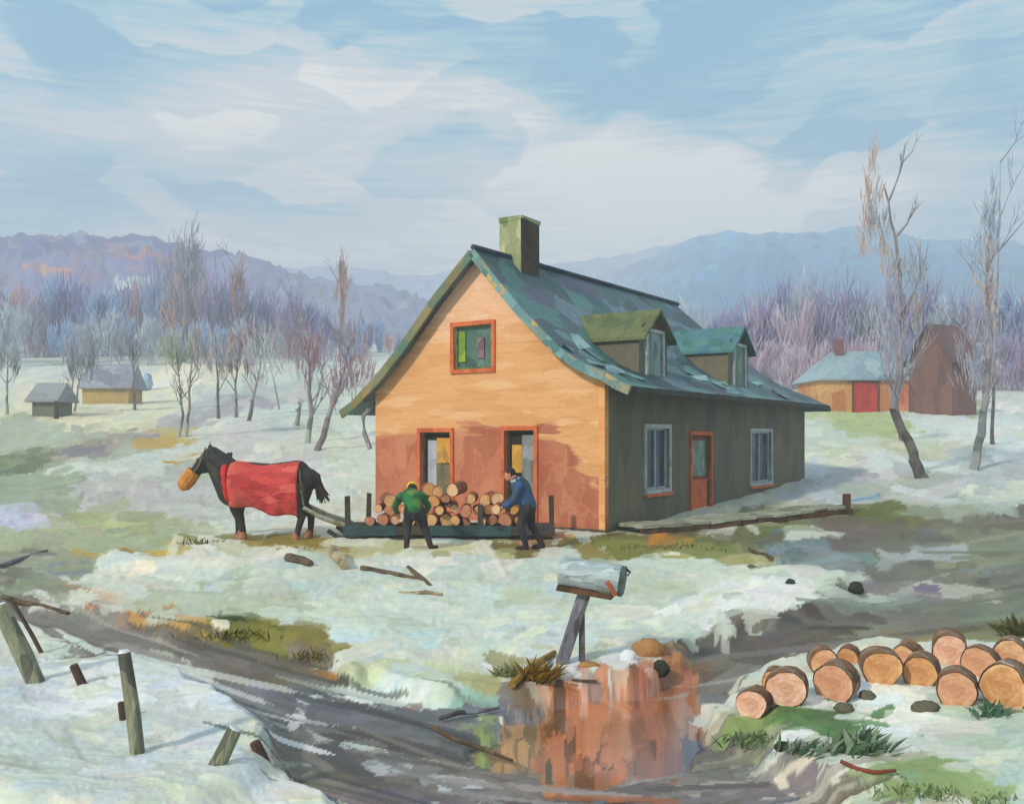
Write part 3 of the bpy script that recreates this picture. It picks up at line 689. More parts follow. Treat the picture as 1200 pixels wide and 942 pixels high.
for o, nm in ((o_dl, 'left'), (o_dr, 'right')):
    w = opening('x', o, m_red, m_dark, 0, depth=.17, sash=paint('sash_olive', [(84, 74, 52), (60, 56, 44)], (5, 5, 5)))
    a, b, c, d = o; s_ = b-a
    MB().box(a+.16*s_, a+.45*s_, .10, .14, c+.35, d-.2, jit=.01).build('curtain', paint('pale_curtain', [(176, 180, 190), (140, 146, 156)], (4, 4, 3)), w) if nm == 'left' else MB().box(a+.5*s_, b-.06, .10, .14, c+.1, d-.12, jit=.01).build('curtain', m_grey, w)
    MB().box(a+.46*s_, b-.07, .10, .14, c+1.1, d-.15, jit=.01).build('curtain', m_ochre, w) if nm == 'left' else MB().box(a+.16*s_, a+.49*s_, .10, .14, c+1.05, d-.35, jit=.01).build('curtain', m_ochre, w)
    if nm == 'left': MB().box(a+.46*s_, b-.07, .10, .14, c+.05, c+1.08, jit=.01).build('curtain', paint('drab_curtain', [(120, 112, 82), (98, 92, 70)], (4, 4, 3)), w)
opening('y', w1, m_white, m_glassd, 1)
opening('y', w2, m_white, m_glassd, 1)
for o in (w1, w2): MB().box(.0, .1, o[0]-.1, o[1]+.1, o[2]-.17, o[2]-.1).build('window_sill', m_red, house)
d_ = casing(house, 'y', dr, m_red, .1, .05).build('door', m_red, house)
MB().box(-.079, -.05, dr[0]+.12, dr[1]-.12, .25, 1.05, jit=.01).build('door_panel', m_red, d_)
MB().box(-.14, -.08, dr[0], dr[1], dr[2], dr[3]).build('door_leaf', paint('door_red', [(120, 84, 58), (104, 84, 60), (140, 84, 56)], (3, 3, 3)), d_)
MB().box(-.08, -.06, dr[0]+.2, dr[1]-.2, 1.15, 2.1).build('pane', m_glassg, d_)
MB().blob((-.04, dr[1]-.12, 1.05), .035, 8).build('handle', m_grey, d_)
MB().box(.09, .75, dr[0]-.1, dr[1]+.1, -.2, .1).build('doorstep', m_grey, house)
# dormers
def dormer(t, x, half, zb, ze, zp):
    """front face at lateral x, centred at t along the house"""
    D = MB(); back = -2.6
    D.add([(x, t-half, zb), (x, t+half, zb), (x, t+half, ze), (x, t, zp), (x, t-half, ze), (back, t-half, ze), (back, t+half, ze), (back, t, zp), (x-1.9, t-half, zb+.4), (x-1.9, t+half, zb+.4)],
          [(0, 1, 2, 3, 4), (0, 4, 5, 8), (1, 9, 6, 2)], 0)
    d = D.build('dormer', m_side, house)
    for p in d.data.polygons:
        if abs(p.normal.x) > .8: p.material_index = 0
    R_ = MB(); ov = .22
    for s in (-1, 1):
        a, b = Vector((x+ov, t, zp+.06)), Vector((x+ov, t+s*(half+.11), ze-.08)); c, e = Vector((back-.2, t+s*(half+.11), ze-.08)), Vector((back-.2, t, zp+.06))
        dn = Vector((0, 0, -.08)); vs = [a, b, c, e, a+dn, b+dn, c+dn, e+dn]
        R_.add(vs, [(0, 1, 2, 3), (7, 6, 5, 4), (0, 4, 5, 1), (1, 5, 6, 2), (2, 6, 7, 3), (3, 7, 4, 0)], 0)
    R_.build('dormer_roof', paint('dormer_roof%d' % int(t), [(86, 96, 62), (110, 118, 76), (70, 88, 66)] if t < 6 else [(60, 104, 100), (84, 130, 128), (70, 110, 130)], (3, 3, 3)), d)
    W_ = MB()
    W_.box(x+.002, x+.03, t-.42, t+.42, zb+.05, ze+.08)
    wn = W_.build('dormer_window', m_glassg, d)
    F = MB()
    for (y0, y1, z0, z1) in ((t-.52, t-.42, zb, ze+.16), (t+.42, t+.52, zb, ze+.16), (t-.42, t+.42, ze+.08, ze+.16), (t-.42, t+.42, zb, zb+.07)): F.box(x, x+.07, y0, y1, z0, z1, jit=.004)
    F.build('dormer_frame', m_white, d)
    F2 = MB(); F2.add([(x+.012, t-half+.08, ze+.17), (x+.012, t+half-.08, ze+.17), (x+.012, t, zp-.06)], [(0, 1, 2)]); F2.build('dormer_gable', m_brown, d)
dormer(2.7, -.1, .8, 3.62, 4.68, 5.28)
dormer(8.45, -.1, .82, 3.62, 4.8, 5.42)
MB().tube([(-WL-.12, -.1, 2.95), (-WL-.35, -.1, 2.75), (-WL-.3, -.1, 2.3), (-WL-.1, -.1, 1.9)], .06, 6).build('drainpipe', m_grey, house)

# plank walk along the side wall
def at_ground(p, up=0): return Vector((p[0], p[1], g_at(p[0], p[1])+up))
A_, B_ = G(745, 628), G(992, 603)
pw = empty('plank_walk', A_, 0, 'long low plank walk with snow-grey boards running back beside the dark house wall', 'walkway')
d_ = B_-A_; nrm = Vector((-d_.y, d_.x, 0)).normalized()
b = MB(); tp = MB(); random.seed(4)
for k in range(14):
    a0 = A_+d_*(k/14); a1 = A_+d_*((k+1)/14-.004); a0.z = g_at(a0.x, a0.y)+.22; a1.z = g_at(a1.x, a1.y)+.22
    for q in range(3): tp.beam(a0+nrm*(q*.3-.1)-A_, a1+nrm*(q*.3-.1)-A_, .27, .07, jit=.015)
    b.beam(a0-nrm*.18-A_-Vector((0, 0, .18)), a1-nrm*.18-A_-Vector((0, 0, .18)), .1, .26, jit=.02)
tp.build('deck_boards', paint('walk_snowy', [(140, 144, 124), (164, 166, 146), (120, 122, 104)], (2, 2, 4)), pw)
b.build('side_board', m_brown, pw)
e = B_-A_; MB().box(e.x-.09, e.x+.09, e.y-.1, e.y+.1, e.z-.2, e.z+.55, jit=.02).build('end_post', m_brown, pw)

# ------------------------------------------------------------------ far buildings
def barn(name, label, cat, x0, x1, base_py, wall_h, roof_h, cols_wall, cols_roof, depth=5.0, rot=0.0, door=None, hipin=.25, ov=.3, extra=None):
    c = G((x0+x1)/2, base_py); w = (x1-x0)/FX*c.y
    e = empty(name, c-Vector((0, 0, .25)), rot, label, cat); h = w/2
    mw = paint(name+'_wall_paint%d' % int(x0), cols_wall, (1.1, 1.1, .7)); mr = paint(name+'_roof_paint%d' % int(x0), cols_roof, (.9, .9, .9))
    MB().add([(-h, 0, 0), (h, 0, 0), (h, depth, 0), (-h, depth, 0), (-h, 0, wall_h), (h, 0, wall_h), (h, depth, wall_h), (-h, depth, wall_h), (-h+.0, depth/2, wall_h+roof_h*(1 if hipin == 0 else .01)), (h, depth/2, wall_h+roof_h*(1 if hipin == 0 else .01))],
             [(0, 1, 5, 4), (1, 2, 6, 9, 5), (2, 3, 7, 6), (3, 0, 4, 8, 7)]).build('wall', mw, e)
    hi = hipin*w
    up = [Vector((-h-ov, -ov, wall_h-.12)), Vector((h+ov, -ov, wall_h-.12)), Vector((h+ov, depth+ov, wall_h-.12)), Vector((-h-ov, depth+ov, wall_h-.12)), Vector((-h-ov+hi, depth/2, wall_h+roof_h)), Vector((h+ov-hi, depth/2, wall_h+roof_h))]
    dn = [v-Vector((0, 0, .14)) for v in up]
    f = [(0, 1, 5, 4), (1, 2, 5), (2, 3, 4, 5), (3, 0, 4)]; fb = [tuple(i+6 for i in reversed(q)) for q in f]
    rimf = [(0, 6, 7, 1), (1, 7, 8, 2), (2, 8, 9, 3), (3, 9, 6, 0)]
    if hipin == 0: f = [(0, 1, 5, 4), (2, 3, 4, 5)]; fb = [tuple(i+6 for i in reversed(q)) for q in f]; rimf = [(0, 6, 7, 1), (1, 7, 11, 5), (5, 11, 8, 2), (2, 8, 9, 3), (3, 9, 10, 4), (4, 10, 6, 0)]
    r = MB().add(up+dn, f+fb+rimf).build('roof', mr, e)
    if door:
        a, b_, hh, mats = door; k = 1/FX*c.y
        X0, X1 = (a-(x0+x1)/2)*k, (b_-(x0+x1)/2)*k
        d = MB().box(X0, X1, -.06, -.002, .1, hh, jit=.02).build('door', mats, e)
        MB().box(X0-.12, X0, -.08, 0, .1, hh+.1).box(X1, X1+.12, -.08, 0, .1, hh+.1).box(X0, X1, -.08, 0, hh, hh+.12).build('door_frame', m_brown, d)
    return e, w, c
bn, bw, bc = barn('barn', 'ochre barn with red door and pale blue-grey hipped roof on the right hillside', 'barn', 962, 1096, 484, 2.75, 2.0,
     [(196, 142, 84), (214, 164, 104), (186, 118, 70), (206, 150, 90)], [(132, 156, 166), (154, 176, 184), (112, 138, 152)], 5.0, R(2), (1000, 1028, 2.4, paint('barn_red', [(168, 44, 40), (190, 60, 50), (140, 40, 40)], (3, 3, 1))))
MB().box(1.35, 3.6, -.05, -.003, .3, 2.6, jit=.03).build('annex_boards', paint('annex', [(196, 112, 80), (210, 136, 100), (170, 88, 66)], (3, 3, 1)), bn)
MB().box(-2.2, -1.6, 2.0, 2.6, 3.6, 5.6).build('chimney', paint('barn_chimney', [(140, 84, 78), (110, 90, 96)], (2, 2, 2)), bn)
barn('tall_shed', 'tall dark brown shed with steep gable roof right of the ochre barn', 'shed', 1110, 1150, 488, 3.8, 2.4,
     [(108, 78, 72), (122, 88, 80), (96, 72, 70)], [(112, 84, 80), (96, 74, 76)], 3.4, R(24), hipin=0.0)
barn('shed', 'ochre shed with mauve-grey roof among bare saplings on the left snowfield', 'shed', 97, 150, 474, 1.7, 1.7,
     [(170, 146, 96), (186, 158, 100), (150, 140, 100)], [(140, 142, 156), (156, 158, 170), (126, 128, 142)], 3.0, R(3), hipin=.04)
barn('shed', 'smallest grey-green shed at the left edge of the snowfield', 'shed', 36, 68, 490, 1.5, 1.0,
     [(110, 116, 98), (96, 104, 88), (124, 126, 110)], [(128, 132, 138), (144, 148, 152)], 1.5, R(-10), hipin=.04)

# ------------------------------------------------------------------ organic shapes
def flesh(parts, voxel, name, mat, parent=None, smooth_it=6, label=None):
    """one continuous surface grown over tapered limbs: parts are (p0, r0, p1, r1)"""
    mb = MB()
    for (p0, r0, p1, r1) in parts:
        p0, p1 = Vector(p0), Vector(p1); d = (p1-p0)
        if d.length < 1e-5: mb.blob(p0, r0, 12); continue
        u = d.normalized(); pts = []; rr = []
        for a in (-90, -60, -30): pts.append(p0+u*r0*math.sin(R(a))*1.0); rr.append(max(r0*math.cos(R(a)), 1e-4))
        pts += [p0, p1]; rr += [r0, r1]
        for a in (30, 60, 90): pts.append(p1+u*r1*math.sin(R(a))); rr.append(max(r1*math.cos(R(a)), 1e-4))
        mb.tube(pts, rr, 12)
    o = mb.build('tmp_'+name, mat)
    rm_ = o.modifiers.new('r', 'REMESH'); rm_.mode = 'VOXEL'; rm_.voxel_size = voxel
    sm = o.modifiers.new('s', 'SMOOTH'); sm.iterations = smooth_it; sm.factor = .5
    dg = bpy.context.evaluated_depsgraph_get(); me = bpy.data.meshes.new_from_object(o.evaluated_get(dg))
    bpy.data.objects.remove(o)
    me.name = name; me.materials.clear(); me.materials.append(mat); me.polygons.foreach_set('use_smooth', [True]*len(me.polygons))
    ob = bpy.data.objects.new(name, me); COL.objects.link(ob)
    if parent: ob.parent = parent
    if label: ob['label'] = label
    return ob

# horse: stands on the packed snow, head to the left
hp = G(318, 634); hs = hp.y/FX
horse = empty('horse', hp, 0, 'dark draft horse in red blanket and ochre nosebag, harnessed to the log sleigh', 'horse')
def H(px, py, y=0.0): return Vector(((px-318)*hs, y, (634-py)*hs))
m_horse = paint('horse_coat', [(34, 30, 30), (54, 48, 44), (44, 42, 44), (70, 62, 52)], (4, 4, 3), rough=.6, fine=.2, bump=.4)
parts = [(H(274, 580), .27, H(280, 560), .33), (H(276, 572), .35, H(310, 568), .36), (H(310, 568), .36, H(346, 567), .35), (H(346, 565), .34, H(358, 562), .28), (H(278, 552), .22, H(318, 554), .2), (H(318, 554), .2, H(350, 551), .22),
         (H(276, 560), .3, H(262, 545), .25), (H(262, 545), .25, H(249, 532), .17), (H(270, 578), .27, H(257, 556), .2), (H(257, 556), .2, H(248, 540), .15),
         (H(248, 531), .15, H(236, 545), .145), (H(238, 542), .15, H(226, 557), .11), (H(226, 557), .095, H(216, 568), .085), (H(246, 536), .12, H(240, 549), .11),
         ]
for s in (-1, 1):
    parts += [(H(247, 526, s*.07), .035, H(246-2*s, 518, s*.085), .012)]
    fo = 0 if s < 0 else -11                                     # near and far forelegs
    parts += [(H(278, 578, s*.17), .2, H(280+fo*.3, 596, s*.17), .14), (H(280+fo*.3, 596, s*.17), .135, H(285+fo*.7, 610, s*.17), .09), (H(285+fo*.7, 610, s*.17), .085, H(288+fo, 624, s*.17), .068), (H(288+fo, 624, s*.17), .07, H(287+fo, 631, s*.17), .075)]
    ho_ = 0 if s < 0 else 11
    parts += [(H(352, 572, s*.17), .25, H(347+ho_*.3, 590, s*.18), .16), (H(347+ho_*.3, 590, s*.18), .15, H(356+ho_*.6, 604, s*.18), .095), (H(356+ho_*.6, 604, s*.18), .085, H(351+ho_, 622, s*.18), .068), (H(351+ho_, 622, s*.18), .07, H(349+ho_, 631, s*.18), .075)]
flesh(parts, .028, 'body', m_horse, horse, 5)
for s, px_ in ((-1, 287), (1, 278), (-1, 349), (1, 360)):
    y = s*.17; MB().tube([H(px_, 633.6, y), H(px_-.5, 630, y), H(px_+.5, 625.5, y), H(px_+.5, 621, y)], [.105, .098, .085, .06], 10, jit=.05).build('fetlock', paint('feather_hair', [(150, 92, 58), (176, 120, 80), (120, 110, 120)], (8, 8, 8)), horse)
mane = MB(); random.seed(5)
for k in range(46):
    t = k/45; a = H(245+30*t, 522+20*t+0, random.uniform(-.06, .06)); b = a+Vector((random.uniform(-.03, .1), random.uniform(-.14, .03), -random.uniform(.12, .28))); mane.tube([a, (a+b)/2+Vector((0, -.03, .02)), b], [.03, .03, .006], 5)
mane.build('mane', paint('mane_hair', [(20, 20, 24), (36, 34, 40)], (8, 8, 8)), horse)
tail = MB()
for k in range(70):
    a = H(364, 552)+Vector((random.uniform(-.03, .03), random.uniform(-.06, .06), random.uniform(-.04, .02))); m_ = H(372+random.uniform(-2, 3), 566)+Vector((0, random.uniform(-.1, .1), 0)); b_ = H(380+random.uniform(-8, 7), 584+random.uniform(-4, 6))+Vector((0, random.uniform(-.14, .14), 0))
    tail.tube([a, (a+m_)/2+Vector((.05, 0, .02)), m_, b_], [.045, .055, .04, .006], 5)
tail.build('tail', paint('tail_hair', [(34, 28, 26), (56, 46, 40)], (8, 8, 8)), horse)
# blanket hangs over the barrel on both sides
bl = MB(); nx, na = 30, 40; V = []
zc_ = H(0, 571)[2]
for i in range(nx):
    u = i/(nx-1); px_ = 275+(353-275)*u
    for j in range(na):
        a = -1+2*j/(na-1); f_ = max(0, (abs(a)-.5)/.5); sg = 1 if a > 0 else -1
        hang = 588+17*u**.8+2.5*math.sin(u*11+1)                       # lower edge, deeper towards the rump
        sway = .02*math.sin(u*23+sg)+.03*math.sin(u*9+2)
        ry = .40+.03*math.cos(u*3.1*2); rz_ = .50+.035*math.cos(u*math.pi*2)
        if abs(a) <= .5: y = ry*math.sin(a*math.pi); z = zc_+rz_*math.cos(a*math.pi)+(.02*math.sin(u*14)*abs(a))
        else: y = sg*(ry-.10*f_*f_+sway*f_*1.6+.02*math.sin(u*31)*f_); z = zc_*(1-f_)+H(0, hang)[2]*f_
        V.append((H(px_+2.5*math.sin(a*5)*(1-u)-3*f_*(1-u), 0)[0], y, z))
bl.add(V, [(i*na+j, i*na+j+1, (i+1)*na+j+1, (i+1)*na+j) for i in range(nx-1) for j in range(na-1)])
bo = bl.build('blanket', paint('red_wool', [(188, 56, 54), (206, 74, 68), (172, 48, 50), (214, 96, 82)], (3, 3, 7), fine=.16, bump=.7), horse, smooth=True)
sl = bo.modifiers.new('s', 'SOLIDIFY'); sl.thickness = .03; sl.offset = 1
cr_ = MB(); pts = []
for k in range(17):
    t = 2*math.pi*k/16; pts.append(H(270-5*math.cos(t)*0, 566)+Vector((-.05*math.cos(t)-.02, .33*math.sin(t), .42*math.cos(t)+.02)))
cr_.tube(pts, .075, 8, caps=False).build('collar', paint('red_collar', [(196, 30, 30), (214, 50, 40)], (6, 6, 6)), horse, smooth=True)
hm_ = MB()
for s in (-1, 1): hm_.tube([H(271, 546, s*.07), H(269, 534, s*.1)], [.03, .025], 6); hm_.blob(H(269, 532, s*.1), .04, 8)
hm_.build('hame', paint('hame_iron', [(40, 44, 70), (60, 62, 80)], (5, 5, 5)), horse)
bs = MB(); bs.tube([H(352, 546, -.12), H(356, 558, -.36), H(358, 576, -.37), H(360, 590, -.34)], [.022]*4, 6); bs.build('breeching_strap', paint('strap', [(120, 120, 96), (90, 84, 60)], (6, 6, 6)), horse)
bs = MB()
for s in (-1, 1): bs.tube([H(243, 524, s*.12), H(236, 545, s*.155), H(224, 560, s*.12)], [.015]*3, 5)
bs.tube([H(233, 541, -.14), H(231, 537, 0), H(233, 541, .14)], .015, 5); bs.build('bridle', paint('strap', [], ()), horse)
nb = MB()
nb.tube([H(228, 552), H(221, 561), H(215, 569), H(212, 573)], [.155, .17, .15, .07], 12, jit=.06)
nb.build('nosebag', paint('nosebag_canvas', [(196, 130, 50), (176, 112, 44), (214, 150, 80)], (7, 7, 7)), horse)

# sleigh with stakes and shafts
sp_ = G(515, 634); SX = lambda px: (px-515)*sp_.y/FX
sleigh = empty('log_sleigh', sp_, R(-1), 'low dark log sleigh with upright stakes and pale shafts in front of the gable', 'sleigh')
m_sl = paint('sleigh_wood', [(52, 48, 40), (70, 62, 50), (44, 62, 62)], (3, 3, 5), fine=.14)
m_slg = paint('sleigh_green', [(40, 66, 70), (50, 78, 80), (40, 50, 48)], (2, 3, 4), fine=.1)
x0, x1 = SX(392), SX(650); zk = .24
MB().box(x0+.15, x1, -.05, 1.05, zk, zk+.06, jit=.01).build('deck', m_sl, sleigh)
MB().box(x0+.2, x0+1.3, -.10, -.05, zk-.12, zk+.1, jit=.012).build('side_rail', m_slg, sleigh)
MB().box(x0+2.0, x1-.9, -.10, -.05, zk-.12, zk+.1, jit=.012).build('side_rail', m_slg, sleigh)
MB().box(x0+1.3, x0+2.0, -.105, -.05, zk-.1, zk+.08, jit=.012).build('side_rail', m_sl, sleigh)
MB().box(x1-.9, x1, -.105, -.05, zk-.1, zk+.08, jit=.01).build('side_rail', m_sl, sleigh)
for y in (.02, .92): MB().tube([(x0-.15, y, .22), (x0+.05, y, .08), (x0+.3, y, .035), (x1-.3, y, .035), (x1-.05, y, .05)], [.05, .05, .05, .05, .05], 6).build('runner', m_sl, sleigh)
for px_, y, h in ((408, -.02, .95), (422, 1.0, .95), (562, -.03, .78), (648, 1.0, .9)): MB().beam((SX(px_), y, .1), (SX(px_)+random.uniform(-.03, .03), y, h), .09, .1, jit=.01).build('stake', m_sl, sleigh)
for y, dy in ((.15, .2), (.85, -.1)):
    a = Vector((x0+.2, y, .3)); b_ = Vector((SX(357), y+dy*.6-.45, .72)); MB().tube([a, a*.4+b_*.6+Vector((0, 0, -.04)), b_], [.06, .055, .04], 8).build('shaft', paint('shaft_pale', [(150, 148, 140), (176, 172, 160), (140, 130, 90)], (5, 5, 5)), sleigh)
# firewood
m_bark = paint('bark', [(112, 84, 62), (142, 100, 68), (78, 58, 48), (168, 150, 128)], (9, 9, 9), fine=.2, bump=.6)
m_barkr = paint('bark_red', [(140, 84, 56), (120, 70, 48), (160, 100, 66)], (9, 9, 9), fine=.2, bump=.6)
m_cut = [paint('cut_wood%d' % i, c, (7, 7, 7), fine=.14, bump=.5) for i, c in enumerate(([(206, 152, 96), (224, 176, 122), (192, 132, 78)], [(214, 164, 118), (232, 190, 146), (200, 142, 98)], [(190, 132, 78), (206, 150, 84), (170, 112, 66)], [(200, 140, 106), (178, 112, 84), (214, 160, 124)]))]
def ring_cut(i):
    nm = 'ringed%d' % i
    if nm in MC: return MC[nm]
    cols = [((190, 132, 92), (234, 194, 154)), ((206, 148, 120), (240, 206, 180)), ((180, 122, 74), (224, 176, 124)), ((186, 128, 96), (216, 172, 138))][i]
    m, N, b, out = new_mat(nm); b.inputs['Roughness'].default_value = .8
    tcn = N.n('ShaderNodeTexCoord'); wv_ = N.n('ShaderNodeTexWave', wave_type='RINGS', rings_direction='SPHERICAL'); wv_.inputs['Scale'].default_value = 7; wv_.inputs['Distortion'].default_value = 9; wv_.inputs['Detail'].default_value = 3; wv_.inputs['Detail Scale'].default_value = 1.6
    mpn = N.n('ShaderNodeMapping'); mpn.inputs['Scale'].default_value = (1, .0, 1); N.l(tcn.outputs['Object'], mpn.inputs['Vector']); N.l(mpn.outputs[0], wv_.inputs['Vector'])
    nz = N.n('ShaderNodeTexNoise'); nz.inputs['Scale'].default_value = 11; nz.inputs['Detail'].default_value = 4; N.l(tcn.outputs['Object'], nz.inputs['Vector'])
    f = N.math('ADD', N.math('MULTIPLY', wv_.outputs['Fac'], .14), N.math('MULTIPLY_ADD', nz.outputs[0], 2.2, -.75), clamp=True)
    ln = N.n('ShaderNodeVectorMath', operation='LENGTH'); N.l(mpn.outputs[0], ln.inputs[0]); n3 = N.n('ShaderNodeTexNoise'); n3.inputs['Scale'].default_value = 16; n3.inputs['Detail'].default_value = 3; N.l(tcn.outputs['Object'], n3.inputs['Vector'])
    heart = N.math('MULTIPLY', N.math('SUBTRACT', N.math('ADD', .075, N.math('MULTIPLY', N.math('SUBTRACT', n3.outputs[0], .5), .12)), ln.outputs['Value']), 22, clamp=True)
    cc_ = N.mix(f, lin4(cols[0]), lin4(cols[1]))
    cc_ = N.mix(N.math('MULTIPLY', heart, .35), cc_, lin4((166, 98, 60)))
    sap = N.math('MULTIPLY', N.math('SUBTRACT', ln.outputs['Value'], N.math('MULTIPLY_ADD', n3.outputs[0], .06, .10)), 20, clamp=True)
    cc_ = N.mix(N.math('MULTIPLY', sap, .4), cc_, lin4((240, 206, 160)))
    N.l(cc_, b.inputs['Base Color'])
    bp = N.n('ShaderNodeBump'); bp.inputs['Strength'].default_value = .5; bp.inputs['Distance'].default_value = .02; N.l(f, bp.inputs['Height']); N.l(bp.outputs[0], b.inputs['Normal'])
    MC[nm] = m; return m
def log_obj(r, L, cutm, barkm, seed, n=16, kind='log'):
    """a round of wood, axis along y, near cut face at y = 0"""
    random.seed(seed); ph = [random.uniform(-1, 1) for _ in range(6)]
    def rr(k): t = 2*math.pi*k/n; return r*(1+.09*ph[0]*math.sin(2*t+ph[1]*3)+.07*ph[2]*math.sin(3*t+ph[3]*3)+random.uniform(-.035, .035))
    prof_ = [rr(k) for k in range(n)]; V = []
    for (y, s) in ((0, 1.0), (.02, 1.05), (L*.5, 1.03), (L-.02, 1.02), (L, .97)):
        for k in range(n): t = 2*math.pi*k/n; V.append((math.cos(t)*prof_[k]*s, y, math.sin(t)*prof_[k]*s))
    fs = [(i*n+k, i*n+(k+1) % n, (i+1)*n+(k+1) % n, (i+1)*n+k) for i in range(4) for k in range(n)]
    mb = MB(); mb.add(V, fs, 0)
    root = mb.build(kind, barkm, smooth=False)
    mf = MB(); c = len(V)
    Vf = [(math.cos(2*math.pi*k/n)*prof_[k]*.955, -.006, math.sin(2*math.pi*k/n)*prof_[k]*.955) for k in range(n)]+[(math.cos(2*math.pi*k/n)*prof_[k]*.96, .01, math.sin(2*math.pi*k/n)*prof_[k]*.96) for k in range(n)]
    mf.add(Vf, [tuple(range(n))]+[(k, (k+1) % n, n+(k+1) % n, n+k) for k in range(n)])
    mf.build('cut_face', cutm, root)
    mb2 = MB(); Vb = [(math.cos(2*math.pi*k/n)*prof_[k]*.96, L+.004, math.sin(2*math.pi*k/n)*prof_[k]*.96) for k in range(n)]
    mb2.add(Vb, [tuple(reversed(range(n)))]); mb2.build('cut_face', cutm, root)
    return root
protos = [log_obj(.12, .75, m_cut[i % 4], m_barkr, 20+i, 12, 'firewood_log') for i in range(5)]
used = [False]*5; random.seed(12); lo_n = 0
sw = sleigh.matrix_basis
rows = [(-2.25, .0, 13), (-1.95, 1, 11), (-1.7, 2, 9), (-.9, 3, 4)]
spots = []
for j in range(13): spots.append((SX(432)+j*.262, .42))
for j in range(12): spots.append((SX(436)+.1+j*.265, .64))
for j in (0, 1, 2, 3, 4, 6, 7, 8): spots.append((SX(456)+j*.29, .85))
for x in (SX(500), SX(514), SX(530)): spots.append((x, 1.04))
for i, (x, z) in enumerate(spots):
    k = random.randrange(5); s = random.uniform(.74, 1.22)
    o = protos[k] if not used[k] else copy_tree(protos[k]); used[k] = True
    o.location = sw @ Vector((x+random.uniform(-.05, .05), .08+random.uniform(-.1, .22), z+random.uniform(-.04, .04)))
    o.rotation_euler = (random.uniform(-.12, .1), random.uniform(0, 6.28), random.uniform(-.38, .38)); o.scale = (s, 1, s)
    row_n = 'bottom' if z < .5 else 'second' if z < .7 else 'third' if z < .9 else 'top'
    pxx = 515+x*FX/sp_.y; tone = ('ochre', 'pale pink', 'dark tan', 'reddish', 'ochre')[k]
    where = ('at the front stakes' if pxx < 452 else 'left of the stooping person' if pxx < 474 else 'behind the stooping person' if pxx < 498 else 'right of the stooping person' if pxx < 522
             else 'between both persons' if pxx < 550 else 'beside the middle stake' if pxx < 578 else 'by the blue jacket')
    mark(o, f'{tone} log end, {row_n} row of the sleigh load, {where}', 'log', 'logs loaded on the sleigh')

